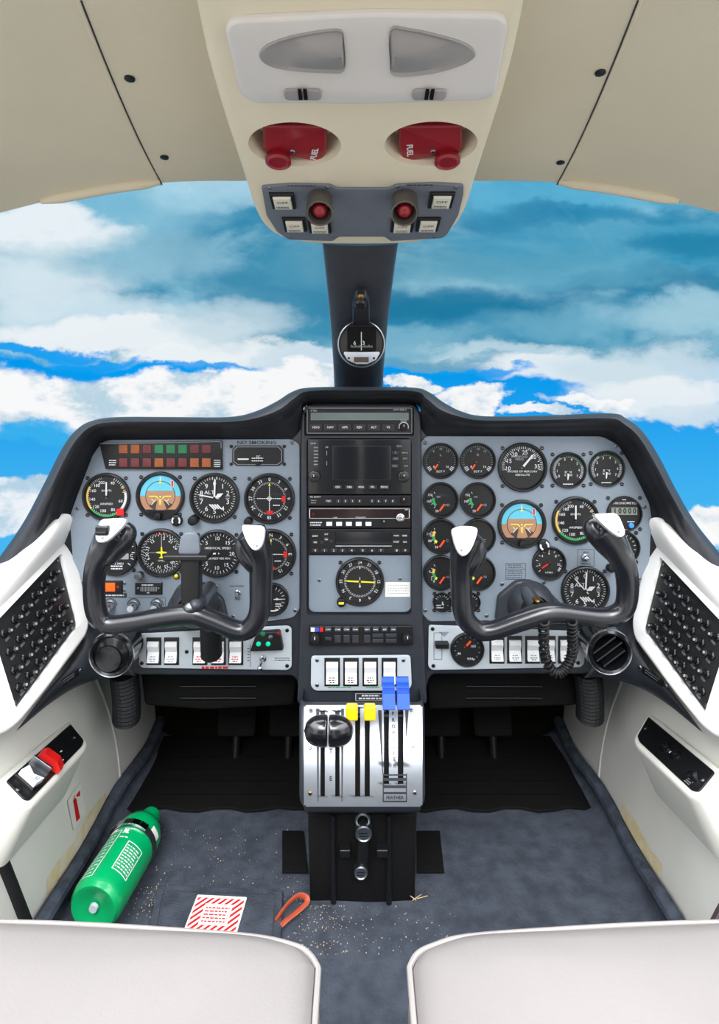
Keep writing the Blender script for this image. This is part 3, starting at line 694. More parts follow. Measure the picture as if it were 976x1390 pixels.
# grey plate and direction finder dial
M = front(488, 793, .9945); K = .9945/FOC; g = thing('blank_plate', 'plain grey metal plate that carries the direction finder dial', 'plate', M)
o = MB(); o.prism(uvs(M, rpoly([(419,754),(558,754),(558,826),(552,831),(425,831),(419,826)], 3)), -.004, 0, GREY, bev=.0008); o.build('sheet', g)
for p in ((433.5,787.5),(543,785.5)): screw(g, uv(M,*p), 2.4*K, 0)
b = MB(); a, c = uv(M,523,810), uv(M,556.5,790); b.rect(*a, *c, .0002, PAPER); b.bars(((a[0]+c[0])/2,(a[1]+c[1])/2), 28*K, 4, 3.6*K, .7*K, .0003, PRINTG); b.build('paper_label', g)['label'] = 'white paper label'
GY = .9940
ops = [('T',0,360,72,19.5,21.5,.6,W_), ('T',0,360,36,18.5,21.5,.9,W_), ('N',[('24',0),('27',-30),('30',30),('S',-62),('33',62),('15',-90),('N',90),('12',-120),('3',120),('9',-150),('6',-180),('3',150)],25.5,4,1,W_), ('L',(0,6),(0,-8),.8,W_), ('L',(-3,0),(3,0),.8,W_), ('P',[(-1.5,-6),(1.5,-6),(0,-9)],W_), ('P',[(-1.2,20),(1.2,20),(0,16)],W_)]
ops[2] = ('N',[('24',0),('27',-30),('21',30),('30',-60),('18',60),('33',-90),('15',90),('N',-120),('12',120),('3',-150),('6',180),('9',150)],25.5,4,1,W_)
g, K = gauge('direction_finder', 'radio direction dial with a long yellow pointer on the centre grey plate', 'gauge', 488.5, 789, 33, ops, [(273,21,2.2,21,YELL,'taper')], extra=[('noscrew',-1,-1),('noscrew',1,-1)])
b = MB(); c = (-25*K,-27*K); b.knob(c, 6*K, 0, 8*K, RUBB); b.rect(c[0]-3.5*K, c[1]-1.5*K, c[0]+3.5*K, c[1]+1.5*K, 8.1*K, YELL); b.build('setting_knob', g)
GY = GY_keep
# communications control panel under the stack
YL = .9835
g, K, q = unit('audio_control_unit', 'black audio panel with two rows of small grey keys above the four centre switches', 'avionics unit', 419, 850, 560.5, 876, BLACK, Y=YL-.004, d=.004)
for px, cl in ((424.5,STICK),(430.5,BLUEM)): keybox(g, q, K, px, 854.5, 5.5, 5.5, cl)
keybox(g, q, K, 436.5, 854.5, 5, 5.5, RED, lab='red key')
for i, px in enumerate((445.5,458.5,470.5,482.5,498.5,510,522,534)): keybox(g, q, K, px, 854, 8.5, 6.5, FASC, tx='COM1 COM2 COM3 COM1 NAV1 NAV2 ADF DME'.split()[i], tm=PRINT, ts=1.8)
for i, px in enumerate((445.5,458.5,470.5,482.5,498.5)): keybox(g, q, K, px, 867, 8.5, 10 if i else 4, FASC); 
for px in (513, 531):
    for py in (862.5, 869.5): keybox(g, q, K, px, py, 14.5, 5, FASC)
rknob(g, q, K, 428, 865, 6.6, 10, RUBB, True); rknob(g, q, K, 552.5, 864, 6.6, 10, RUBB, True)
# rocker switches
def rocker(par, c, K, fw=21, fh=38, rw=16, rh=28, legend=PRINTB, w0=0, mt=IVORY, tx=None):
    b = MB(); b.box(c[0]-fw/2*K, c[1]-fh/2*K, w0, c[0]+fw/2*K, c[1]+fh/2*K, w0+1.6*K, BLACK, bev=.4*K)
    o = b.build('rocker_switch', par)
    r = MB(); x0, x1 = c[0]-rw/2*K, c[0]+rw/2*K; z = w0+1.6*K; yt, ym, ye, yb = c[1]+rh*.5*K, c[1]+rh*.28*K, c[1]-rh*.02*K, c[1]-rh*.5*K
    prof = [(yt,z),(yt,z+2.6*K),(ym,z+3.6*K),(ye,z+.8*K),(yb,z+5*K),(yb,z)]
    r.add([(x, y, w) for x in (x0, x1) for y, w in prof], [(0,1,7,6),(1,2,8,7),(2,3,9,8),(3,4,10,9),(4,5,11,10),(0,1,2,3,4,5),(6,7,8,9,10,11)], mt)
    f = lambda t: (ye+(yb-ye)*t, z+.8*K+(5-.8)*K*t+.15*K)
    for tt, wd in ((.38,.5),(.6,.62),(.78,.42)):
        x = c[0]-rw*K*wd/2; end = c[0]+rw*K*wd/2
        while x < end:
            L = min(end-x, random.uniform(1.6,4)*K); (y0, a0), (y1, a1) = f(tt), f(tt+.1)
            r.add([(x,y0,a0),(x+L,y0,a0),(x+L,y1,a1),(x,y1,a1)], [(0,1,2,3)], legend); x += L+.9*K
    if tx: r.text(tx, (c[0], (yt+ym)/2-2*K), 3*K, z+3.7*K, PRINTB)
    r.build('rocker', o, smooth=0)
    return o
M = front(490, 913, YL); K = YL/FOC; g = thing('switch_panel', 'light grey plate of four white rocker switches above the throttle quadrant', 'switch panel', M)
b = MB(); b.prism(uvs(M, rpoly([(422.5,890),(557,889),(559,930),(553,937),(428,937),(422,931)], 5)), -.001, .0018, LGREY, bev=.0008); b.build('plate', g)
for p in ((430.5,895.5),(547.5,895.5),(430.5,929)): screw(g, uv(M,*p), 2.6*K, .0018)
for px in (451, 476.5, 502.5, 528.5): rocker(g, uv(M,px,911), K, w0=.0018)
b = MB(); b.bars(uv(M,462,932.5), 34*K, 1, 1, 1.2*K, .002, GREEN); b.bars(uv(M,507,932.5), 20*K, 1, 1, 1.2*K, .002, GREEN); b.build('legend', g)
M = front(503, 946, YL); g = thing('warning_placard', 'small dark placard with white lettering between the centre switches and the lever quadrant', 'placard', M)
b = MB(); b.box(-21.5*K,-6*K,0,21.5*K,6*K,.0006, FASC, r=1.5*K); b.frame_line(-20.5*K,-5.2*K,20.5*K,5.2*K,.8*K,.0007,PRINT); b.text('DO NOT DISTURB'[:0] or 'EMERGENCY', (0,2*K), 2.4*K, .0007, PRINT) if False else b.bars((0,2*K), 24*K, 1, 1, 2*K, .0007, PRINT); b.bars((0,-1.8*K), 32*K, 1, 1, 2*K, .0007, PRINT); b.build('plate', g)
# lower pilot switch plate
YW = .9945
M = front(290, 885, YW); K = YW/FOC; g = thing('switch_panel', 'light grey plate of five white rocker switches below the pilot yoke', 'switch panel', M)
b = MB(); b.prism(uvs(M, rpoly([(190,860),(240,857.5),(390,849),(396,852),(396,905),(390,909),(193,906),(189,901)], 4)), -.001, .0018, LGREY, bev=.0008); b.build('plate', g)
for p in ((192.5,867),(193,899.5),(254,884),(390,855),(390,903)): screw(g, uv(M,*p), 2.6*K, .0018, BLACK)
for i, px in enumerate((209.5, 233.5, 272, 297, 320.5)): rocker(g, uv(M,px,883), K, 20, 37, 15.5, 27, PRINTG if i < 2 else RED, .0018)
b = MB(); b.bars(uv(M,294,905.5), 40*K, 1, 1, 3*K, .0019, RED); b.build('legend', g)['label'] = 'red small print'
b = MB(); b.bars(uv(M,384,894), 22*K, 2, 3*K, 1*K, .0019, PRINTB); b.line(uv(M,340,875), uv(M,340,905), .7*K, .0019, PRINTB); b.bars(uv(M,337.5,888), 3*K, 5, 4*K, 1.2*K, .0019, PRINTB); b.build('engraving', g)
b = MB(); b.prism(uvs(M, rpoly([(341,880),(350,855),(381,853),(386,878.5)], 3)), .0018, .0018+9*K, BLACK, bev=1.2*K); hz = .0018+9*K
gb = b.build('gear_light_hood', g)
for p, mt in (((351,874),LITG),((364,874),LITG),((357,860.5),LGRN),((378,860),LRED),((367.5,865),STEEL)):
    MB().knob(uv(M,*p,hz), 3.2*K, hz, hz+1.4*K, mt, 16).build('indicator_light', gb)['label'] = 'lit green lamp' if mt is LITG else 'unlit lamp'
b = MB(); c = uv(M,357.5,893); b.lathe([(4.4*K,.0018),(4.4*K,.004),(2.6*K,.0046)], CHROME, 18, c); b.tube([(*c,.004),(c[0]-.001,c[1]-.003,.016),(c[0]-.002,c[1]-.006,.024)], [1.6*K,2*K,3.2*K], CHROME, 12); b.ball((c[0]-.002,c[1]-.006,.024), 3.4*K, CHROME); b.build('gear_toggle', g)['label'] = 'chrome toggle'
# lower copilot switch plate
M = front(690, 880, YW); g = thing('switch_panel', 'light grey plate with voltmeter and four white rocker switches below the copilot yoke', 'switch panel', M)
b = MB(); b.prism(uvs(M, rpoly([(582,848),(788,857),(793,862),(793,900),(788,905),(586,909),(581,904)], 4)), -.001, .0018, LGREY, bev=.0008); b.build('plate', g)
for p in ((587,853),(588,903),(785.5,867),(784,899)): screw(g, uv(M,*p), 2.6*K, .0018, BLACK)
for px in (674, 698, 722.5, 767): rocker(g, uv(M,px,881), K, 20, 37, 15.5, 27, PRINTG, .0018)
for px in (743.5,): rocker(g, uv(M,px,881), K, 20, 37, 15.5, 27, PRINTG, .0018)
b = MB(); b.frame_line(*uv(M,588.5,895), *uv(M,600,858), .7*K, .0019, PRINTB); b.flat(uvs(M,[(595,857),(610,857),(603,864)]), .0019, GREY); b.build('engraving', g)
b = MB(); b.box(*uv(M,590,876), .0018, *uv(M,608,869), .0018+10*K, BLACK, bev=.8*K, r=1*K); b.build('slider', g)
GY = YW-.0022
gauge('voltmeter', 'round dark gauge with an orange hand on the copilot switch plate', 'gauge', 634, 881, 23, [('X','100',8,4,3.2,W_), ('X','40',-11,-6,3.2,W_), ('X','V/Hz',5,-13,3.2,W_), tk(18,-120,150,12,2.5,.7,G_)], [(42,10,2.6,2,ORANGE,'bar')], screws=0, pivot=(-2,4))
GY = GY_keep
# annunciator and the small pilot-side items
KP = GY/FOC
M = front(220, 619, GY); K = KP; g = thing('annunciator_panel', 'long black annunciator panel with two rows of coloured warning tiles', 'annunciator panel', M)
b = MB(); b.prism(uvs(M, [(137,602),(302,598),(302.5,637),(145,636)]), 0, 5*K, BLACK, bev=1*K); b.line(uv(M,138,602), uv(M,301,599), .8*K, 5.05*K, PRINTG); b.line(uv(M,301,599), uv(M,301.5,608), .8*K, 5.05*K, PRINTG); b.build('housing', g)
rowc = ['AARGGGRR', 'RRRARRAA']
for j in range(2):
    for i in range(8):
        px = 167.5+i*16.1; py = 609.5 if j == 0 else 628
        mt = {'A':LAMB,'R':LRED,'G':LGRN}[rowc[j][i]]; c = uv(M,px,py,5*K)
        o = MB().box(c[0]-6*K, c[1]-6*K, 5*K, c[0]+6*K, c[1]+6*K, 5.8*K, mt, bev=.4*K).build('warning_tile', g); o['label'] = {'A':'amber','R':'dark red','G':'green'}[rowc[j][i]]+' warning tile'
b = MB(); b.bars(uv(M,153,628,5*K), 10*K, 3, 3*K, 1.4*K, 5.1*K, PRINT); b.bars(uv(M,295,629,5*K), 9*K, 4, 2.8*K, 1.2*K, 5.1*K, PRINT); b.build('lettering', g)
M = front(350, 619, GY); g = thing('slip_indicator', 'black eight-sided slot instrument under the NO SMOKING lettering', 'gauge', M)
b = MB(); oc = [(320,604.5),(380,604.5),(385,610),(385,627),(379,632),(321,632),(315.5,627),(315.5,610)]; b.prism(uvs(M, oc), 0, 2*K, BEZ, bev=.6*K); b.flat(uvs(M, [(490-140-(350-x)*.94, 619+(y-619)*.88) for x, y in oc]), 2.1*K, PRINTG); b.flat(uvs(M, [(350-(350-x)*.92, 619+(y-619)*.84) for x, y in oc]), 2.2*K, DIAL); b.build('bezel', g)
b = MB(); b.rect(*uv(M,323,624), *uv(M,338,622), 2.3*K, PRINT); b.text('DC', uv(M,351,619.5), 2.6*K, 2.3*K, PRINT); b.bars(uv(M,350,623.5), 16*K, 2, 3.6*K, 1.3*K, 2.3*K, PRINT); b.build('lettering', g)
MB().knob(uv(M,350.5,629), 3.2*K, 2*K, 5*K, RUBB).build('knob', g)
for p in ((314,606),(386,606),(314,630),(386,630)): 
    b = MB(); b.lathe([(2.4*K,0),(2.4*K,.8*K),(1e-6,.8*K)], BLACK, 14, uv(M,*p)); b.build('screw', g)
M = front(155, 797, GY); g = thing('elapsed_counter', 'small unit with a lit orange window beside the pilot yoke horn', 'indicator', M)
b = MB(); b.box(*uv(M,138,805), 0, *uv(M,166.5,788), 2*K, BLACK, bev=.5*K); b.build('housing', g); MB().box(*uv(M,140,802), 2*K, *uv(M,157,790.5), 2.6*K, LITO, bev=.2*K).build('lit_window', g)['label'] = 'glowing orange window'
MB().knob(uv(M,161,796), 1.6*K, 2*K, 3*K, RED, 12).build('lamp', g)
for py in (791.5, 801.5): screw(g, uv(M,169,py), 2*K, 0)
M = front(156, 808, GY); g = thing('placard_strip', 'dark label strip under the lit orange window', 'placard', M)
b = MB(); b.box(*uv(M,138,811), 0, *uv(M,172,804.5+.8), .0004, PRINTB); b.bars(uv(M,155,808), 28*K, 1, 1, 1.6*K, .0005, PRINT); b.build('strip', g)
M = front(202.5, 798, GY); g = thing('bar_meter', 'small black rectangular meter with a fine light scale between the dials', 'meter', M)
b = MB(); b.box(*uv(M,184,806.5), 0, *uv(M,220.5,790), 2*K, BLACK, bev=.5*K); b.line(uv(M,184,790), uv(M,220,790), .8*K, 2.1*K, PRINTG); b.build('housing', g)
b = MB(); 
for i in range(11): b.line(uv(M,192+i*2.1,802), uv(M,192+i*2.1,796), 1.1*K, 2.1*K, PRINTG)
b.bars(uv(M,201,793.5), 16*K, 1, 1, 1.8*K, 2.1*K, PRINT); b.bars(uv(M,202,804), 4*K, 1, 1, 1.4*K, 2.1*K, PRINT); b.build('scale', g)
for px in (188, 216): screw(g, uv(M,px,798), 1.4*K, 2*K)
lbs = ['chrome dimmer knob beside the pilot yoke horn, under the lit orange window', 'chrome dimmer knob in the middle of its row of three', 'chrome dimmer knob under the bar meter, nearest the yoke hub']
for i, px in enumerate((150, 181.5, 213)):
    M = front(px, 821, GY); g = thing('dimmer_knob', lbs[i], 'knob', M, 'chrome dimmer knobs below the flight dials')
    b = MB(); b.disc((0,0), 8*K, 9*K, .0001, PRINTB, -90, 95); b.lathe([(7*K,0),(7*K,2*K),(5.5*K,2.6*K)], STEEL, 24); b.build('base', g)
    b = MB(); b.lathe([(5.4*K,2*K),(5*K,12*K),(4.4*K,13*K),(1e-6,13*K)], CHROME, 24, (0,-1*K)); b.build('cap', g)
M = front(323, 804.5, GY); g = thing('toggle_switch', 'tiny chrome toggle on the grey plate between the pilot yoke arms', 'switch', M)
b = MB(); b.lathe([(4*K,0),(4*K,1.5*K),(3*K,2.5*K),(2.2*K,2.6*K)], CHROME, 18); b.build('bushing', g); MB().tube([(0,0,2.4*K),(0,-1*K,6*K),(0,-3*K,11*K)], [1.2*K,1.3*K,2*K], CHROME, 10).build('lever', g)
M = front(794, 756.5, GY); g = thing('toggle_switch', 'chrome ball switch in an engraved square above the copilot altimeter', 'switch', M)
b = MB(); b.lathe([(5*K,0),(5*K,2*K),(3.6*K,3*K)], STEEL, 18); b.build('bushing', g); MB().ball((0,0,5*K), 4.2*K, CHROME).build('lever', g)
M = front(240, 781.5, GY); g = thing('warning_lamp', 'small amber lamp beside the mast of the pilot yoke', 'lamp', M)
b = MB(); b.lathe([(4*K,0),(4*K,2.5*K),(3.2*K,3*K)], BLACK, 18); b.build('ring', g); MB().ball((0,0,2*K), (3.2*K,3.2*K,2.6*K), BKNOB if 0 else YKNOB).build('amber_lens', g)
# air vents
for i, (cx, cy) in enumerate(((152,887.5),(826.5,884))):
    Yv = .943; M = front(cx, cy, Yv); K = Yv/FOC; g = thing('air_vent', ('closed round black air vent with a chrome ring under the pilot yoke horn','open round air vent with slanted vanes and a chrome ring under the copilot yoke')[i], 'air vent', M)
    R = 31*K
    b = MB(); b.lathe([(R,.001),(R,.003),(R*.98,.0045),(R*.95,.004)], CHROME, 48); b.build('chrome_ring', g); b = MB(); b.lathe([(R*.97,-.04),(R*.985,.001)], GLOSS, 48); b.build('barrel', g)
    b = MB(); b.lathe([(R*.95,.004),(R*.86,.0075),(R*.78,.006),(R*.74,-.004 if i else .003),(R*.74,-.03 if i else .001)], GLOSS, 48); b.build('rim', g)
    if i == 0:
        b = MB(); b.lathe([(R*.73,.0022),(R*.5,.006),(R*.25,.0075),(1e-6,.008)], GLOSS, 40); b.build('shutter', g)
        b = MB(); b.lathe([(R*.58,.003),(R*.57,.0085),(R*.55,.0098),(R*.40,.0085),(1e-6,.0070)], GLOSS, 40, (-R*.06,-R*.12)); b.build('thumb_dish', g)
    else:
        MB().disc((0,0), 0, R*.75, -.025, MATTE).build('duct_back', g)
        for dx in (-.34, .02, .38):
            b = MB(); u = V3((.80,.60,0)); n = V3((-.6,.8,0)); L = R*(.72**2-dx*dx)**.5*.96; c = n*(-dx*R); rows = []
            for s in (-1,1): rows.append([tuple(c+u*(s*L)+n*a+V3((0,0,w))) for a, w in ((-.0013,.001),(.0013,.001),(.004,-.02),(.0015,-.02))])
            b.grid(rows, GLOSS, closed=True, cap=True); b.build('vane', g)
# vent levers on the wings
for i in range(2):
    pts = (((88,922,.925),(113,905,.95)), ((865,901,.951),(893,921,.918)))[i]
    a, c = P(*pts[0]), P(*pts[1]); U = (c-a).normalized(); M = frame((a+c)/2-V3((0,.0175,0)), U, (0,-.15,1)); g = thing('heat_slide', 'dark engraved slide scale on the dark wing beside the '+('closed air vent' if i == 0 else 'open air vent'), 'control', M)
    L = (c-a).length/2; b = MB(); b.box(-L,-.006,0,L,.006,.0012, BLACK, bev=.0004, r=.002); b.bars((0,.001), L*1.4, 2, .004, .0009, .0013, PRINTG); b.build('scale_plate', g)
    screw(g, (-L-.004,0), .004, .0); screw(g, (L+.004,0), .003, .0)
# ================================================================== control yokes
for nm, oc in (('pilot', [(226,843),(229,818),(243,793),(267,788),(284,795),(304,811),(312,843)]), ('copilot', [(671,841),(675,807),(699,787),(720,786),(740,797),(763,820),(768,843)])):
    b = MB(); M = front(*((268,815) if nm == 'pilot' else (718,815)), GY)
    o1 = rpoly(uvs(M, oc), .006); b.prism(o1, 0, .010, FASC, bev=.004)
    c0 = (0, -.004); b.lathe([(.040,.009),(.034,.022),(.027,.034),(.024,.036),(.0205,.030)], FASC, 32, c0)
    o = b.build('column_shroud', None); o.parent = panel; o.matrix_local = WM[panel.name].inverted() @ M; WM[o.name] = M.copy()
DY = .038; YY = .862+DY; KY = YY/FOC
def horn(px_path, rr, sq):
    pts = cat([(*p, r, s) for p, r, s in zip(px_path, rr, sq)], 5)
    return [P(a, c, y) for a, c, y, r, s in pts], [r*KY for *_, r, s in pts], [(1, s) for *_, s in pts]
def yoke(label, hub, bar, horns, cols):
    M = front(*hub, YY); g = thing('control_yoke', label, 'control yoke', M)
    # one continuous tube: horn, bar, horn
    L, R_ = horns
    path = [(a, c, y+DY) for a, c, y, r in L]+[(a, c, YY) for a, c, r in bar]+[(a, c, y+DY) for a, c, y, r in R_]
    rr = [r for *_, r in L]+[r for *_, r in bar]+[r for *_, r in R_]
    pts = cat([(*p, r) for p, r in zip(path, rr)], 5)
    pp = [P(a, c, y) for a, c, y, r in pts]; rs = [r*KY for *_, r in pts]
    b = MB(); b.tube([pp[0]+(pp[0]-pp[1]).normalized()*.004]+pp+[pp[-1]+(pp[-1]-pp[-2]).normalized()*.004], [rs[0]*.72]+rs+[rs[-1]*.72], YOKEM, 20)
    b.build('yoke_tube', g, world=True, smooth=60)
    return g
def cap_plate(g, pts, Y, top, name='grip_plate', tilt=.35):
    """silver teardrop plate on the front of a grip"""
    cx = sum(p[0] for p in pts)/len(pts); cy = sum(p[1] for p in pts)/len(pts)
    M = frame(P(cx, cy, Y+DY), (1,0,0), (0, tilt, 1)); b = MB(); o = cat(pts, 4, True)
    b.prism([(x, y) for x, y in uvs(M, o)], -.006, .0015, ALU2, bev=.0012)
    ob = b.build(name, None); ob.parent = g; ob.matrix_local = WM[g.name].inverted() @ M; WM[ob.name] = M.copy(); ob['label'] = 'pale silver grip plate'
    screw(ob, uv(M, top[0], top[1]), .0017, .0015, STEEL)
    return ob
def thumb(g, path, r):
    pts = cat([(*p, q) for p, q in zip(path, r)], 5)
    b = MB(); b.tube([P(a, c, y+DY) for a, c, y, q in pts], [q*KY for *_, q in pts], YOKEM, 14); b.build('thumb_rest', g, world=True, smooth=70)
ALU2 = mat('grip_silver', (222,224,230), .3, metal=.25, spec=.5, var=.02)
# pilot side
g = yoke('black ram horn control yoke with an upright chart clip mast at its hub', (265,834),
    [(146,847,12.5),(180,845,12.5),(222,838,13.5),(262,834,14.5),(285,841,14),(320,855,13),(338,853,13.5)],
    ([(157,721,.845,23),(147,735,.846,20.5),(135,757,.852,16.5),(128,788,.858,14.5),(131,830,.861,14)], [(352,832,.861,14.5),(354,790,.858,15.5),(354,758,.852,16.5),(348,738,.847,19),(341,722,.845,20)]), None)
cap_plate(g, [(137,707),(150,704),(169,704),(170,711),(158,724),(146,734),(134,736),(130,726)], .819, (140,731))
cap_plate(g, [(329,714),(343,713),(358,715),(359,728),(355,741),(348,747),(341,744),(333,731)], .819, (349,741))
thumb(g, [(144,760,.851),(156,749,.847),(168,735,.845),(173,723,.846),(168,715,.847)], [10,12.5,13,12,9])
thumb(g, [(346,772,.851),(337,760,.847),(328,746,.845),(330,732,.846)], [9,11,10.5,8])
b = MB(); M = front(142,722,.856); b.box(*uv(M,131,726), -.004, *uv(M,149,713), .006, GLOSS, bev=.002, r=.003); b.box(*uv(M,133,724.5), .006, *uv(M,147,720), .0085, BLACK, bev=.001)
o = b.build('trim_switch', None); o.parent = g; o.matrix_local = WM[g.name].inverted() @ M; o['label'] = 'black rocker trim switch'
b = MB(); b.lathe([(11*KY,-.088),(11*KY,-.01)], STEEL, 24, (0,.010)); b.ball((.004,.018,.0), (.013,.012,.02), FASC); b.build('column', g)
b = MB(); b.ball((-.003,.0145,.008), (.013,.009,.011), STEEL, 16, 10); b.build('hub_bolt', g)['label'] = 'bare metal hub bolt'
M = front(258,790,.888); b = MB(); b.box(*uv(M,245,822), -.020, *uv(M,270,757), .0, BLACK, bev=.003, r=.003)
m_ = b.build('clip_mast', None); m_.parent = g; m_.matrix_local = WM[g.name].inverted() @ M; WM[m_.name] = M.copy()
b = MB(); b.box(*uv(M,222,760.5), -.03, *uv(M,283,753), .006, BLACK, bev=.002, r=.003); b.build('clip_shelf', m_)
b = MB(); b.prism(uvs(M, rpoly([(240,754),(243,731),(250,725),(263,725),(268,731),(270,754)], 5)), -.012, -.006, mat('smoke_plastic', (112,120,130), .3, spec=.5, var=.03), bev=.001); b.build('clip_tab', m_)['label'] = 'grey plastic clip tab'
# copilot side
g = yoke('black ram horn control yoke with a coiled cord hanging below its bar', (735,834),
    [(648,855,12.5),(668,856,12.5),(700,845,13.5),(735,834,14),(757,832,13.5),(785,835,12.5),(812,838,12.5),(832,836,13)],
    ([(634,726,.845,21.5),(631,740,.846,19.5),(627,760,.852,16.5),(626,790,.858,15),(630,835,.861,14)], [(848,824,.861,13.5),(852,796,.858,14.5),(848,768,.852,15.5),(833,740,.846,19.5),(817,718,.845,22.5)]), None)
cap_plate(g, [(614,718),(630,714),(647,717),(646,730),(638,748),(628,755),(620,746),(615,731)], .819, (626,747))
cap_plate(g, [(807,699),(822,697),(837,698),(845,712),(848,724),(842,729),(832,724),(818,712)], .819, (839,722))
thumb(g, [(635,776,.851),(643,763,.847),(650,748,.845),(648,734,.846)], [9,11,10.5,8])
thumb(g, [(840,760,.851),(828,747,.847),(812,730,.845),(803,716,.846),(808,707,.847)], [10,12.5,13,12,8])
b = MB(); M = front(720,822,YY); b.lathe([(11*KY,-.088),(11*KY,-.012)], STEEL, 24, (.016,-.008)); b.ball((.022,-.013,-.005), (.03,.015,.018), YOKEM)
o = b.build('column', None); o.parent = g; o.matrix_local = WM[g.name].inverted() @ M; WM[o.name] = M.copy(); o2 = MB().ball((.014,.003,-.018), (.006,.0035,.012), BRASS).build('hub_bolt', o); o2['label'] = 'brassy hub bolt'
# black rubber boot under the pilot bar
b = MB(); pts = [P(286,846,.90)+(P(287,887,.925)-P(286,846,.90))*(i/16) for i in range(17)]
b.tube(pts+[pts[-1]+V3((0,.002,-.003))], [(.0150+.0016*math.sin(i*math.pi))*(1 if i % 2 else 1.12) for i in range(17)]+[.008], RUBB, 18)
tag(b.build('rubber_boot', None, smooth=60), 'black ribbed rubber boot hanging under the pilot yoke bar over two rocker switches', 'boot')
# coiled cord
ctr = cat([(739,844,.885),(738,860,.90),(739,885,.925),(746,906,.93),(757,914,.93),(769,905,.93),(777,885,.925),(777,862,.90),(777,843,.885)], 14)
cp = [P(*c) for c in ctr]; N = len(cp); hel = []
for i in range(N-1):
    for k in range(5):
        t = k/5; c = cp[i].lerp(cp[i+1], t); T = (cp[i+1]-cp[i]).normalized(); a = T.cross(V3((0,1,0))).normalized(); d = T.cross(a); ang = (i+t)*(1.35 if i < N/2 else 1.9)
        hel.append(c+a*(.0062*math.cos(ang))+d*(.0062*math.sin(ang)))
tag(MB().tube(hel, .0024, RUBB, 6).build('coiled_cord', None, smooth=80), 'black coiled cord looping down from the copilot yoke bar over the rocker switches', 'cord')

# ================================================================== lever quadrant on its pedestal
def qY(py):
    t = max(0, min(1.15, (py-957)/138)); return .872+.062*(1-t)**2 if t < 1 else .872
def Q(px, py, lift=0):
    q = P(px, py, qY(py)); e = V3((0,0,EYE)); return q+(e-q).normalized()*lift
gq = thing('lever_quadrant', 'silver faced throttle quadrant bulging towards the seats above the black pedestal', 'throttle quadrant', P(491,1100,.93))
b = MB()
prof = [(954.5,.945),(956,.936)]+[(957+138*i/16, None) for i in range(17)]+[(1098,.8725),(1102,.875),(1105,.882),(1106,.90)]
rows = []
for py, Y in prof:
    Yr = (qY(py) if Y is None else Y)
    ins = 0 if 962 < py < 1092 else min(7, abs(py-(962 if py < 1000 else 1092))**1.25*.35)
    tp = (py-957)/138*1.5
    xL, xR = 405-0+ins, 577+ins*-1+tp
    xs_ = [xL+(.8,0,0,0)[0]*0]; 
    sec = [(xL, Yr+.09), (xL, Yr+.012), (xL+2, Yr+.0075), (xL+5, Yr+.0045), (xL+9, Yr+.004), (xR-9, Yr+.004), (xR-5, Yr+.0045), (xR-2, Yr+.0075), (xR, Yr+.012), (xR, Yr+.09)]
    row = []
    for i, (x, y) in enumerate(sec):
        q = P(x, py, Yr); row.append((q.x, y, q.z))
    rows.append(row)
b.grid(rows, FASC); b.build('housing', gq, world=True, smooth=50)
slots = [(435,441,965,1081),(455,461,965,1081),(482,489,960,1081),(495,502,960,1081),(521,528,958,1064),(540,547.5,958,1064)]
xb = sorted({412.5,415,571,573.5}|{s for q in slots for s in q[:2]}|{424,448,470,510,533,560}); yb = sorted({957,959,1093,1095}|{s for q in slots for s in q[2:]}|{957+138*i/24 for i in range(25)})
b = MB()
for x0, x1 in zip(xb, xb[1:]):
    for y0, y1 in zip(yb, yb[1:]):
        xm, ym = (x0+x1)/2, (y0+y1)/2
        if any(a < xm < c and d < ym < e for a, c, d, e in slots): continue
        if (xm < 415 or xm > 571) and (ym < 959 or ym > 1093): continue
        b.add([Q(x0,y0,.0015), Q(x1,y0,.0015), Q(x1,y1,.0015), Q(x0,y1,.0015)], [(0,1,2,3)], ALU)
for a, c, d, e in slots:                              # slot walls and dark bottoms
    ys = [d+(e-d)*i/12 for i in range(13)]
    b.grid([[Q(x, y, l) for y in ys] for x, l in ((a,.0015),(a,-.0028),(c,-.0028),(c,.0015))], MATTE)
b.build('face_plate', gq, world=True, smooth=40)
b = MB()
def strip(x0a, x1a, ya, x0b, x1b, yb_, n=14):
    b.grid([[Q(x0a+(x0b-x0a)*i/n, ya+(yb_-ya)*i/n, .0018) for i in range(n+1)], [Q(x1a+(x1b-x1a)*i/n, ya+(yb_-ya)*i/n, .0018) for i in range(n+1)]], PRINTB)
strip(429,433.5,962,431.3,432.2,1088); strip(463,467,962,463.6,464.6,1088); b.build('throttle_markings', gq, world=True); b = MB(); strip(513,518,964,519,520,1050); strip(550,555,962,551,552,1000)
for y0, y1 in ((1051,1053),(1056,1060),(1066,1070),(1075,1078)): strip(520.5,552,y0,520.5,552,y1,3)
strip(519.5,521,1050,519.5,521,1088,4); strip(551,552.5,1050,551,552.5,1088,4); strip(519.5,552.5,1087,519.5,552.5,1089,2)
b.build('propeller_markings', gq, world=True)
b = MB()
def qtext(tx, px, py, sz, sx=1):
    q = Q(px, py, .0022); d = (Q(px, py-3, .0022)-Q(px, py+3, .0022)); M = frame(q, (1,0,0), d); m = MB(); m.text(tx, (0,0), sz*qY(py)/FOC, 0, PRINTB, sx=sx, bold=.025)
    b.add([tuple(M @ V3(v)) for v in m.v], m.f, PRINTB)
for i, ch in enumerate('PROPELLER'): qtext(ch, 533.5+.3*i, 968.5+i*8.9, 4.4)
b.build('propeller_lettering', gq, world=True); b = MB(); qtext('T', 449, 1020, 5.5); b.build('throttle_lettering', gq, world=True); b = MB(); qtext('E', 449, 1057, 5.5); b.build('throttle_lettering', gq, world=True); b = MB(); qtext('FEATHER', 536, 1083, 4, 1.0)
b.build('feather_lettering', gq, world=True)
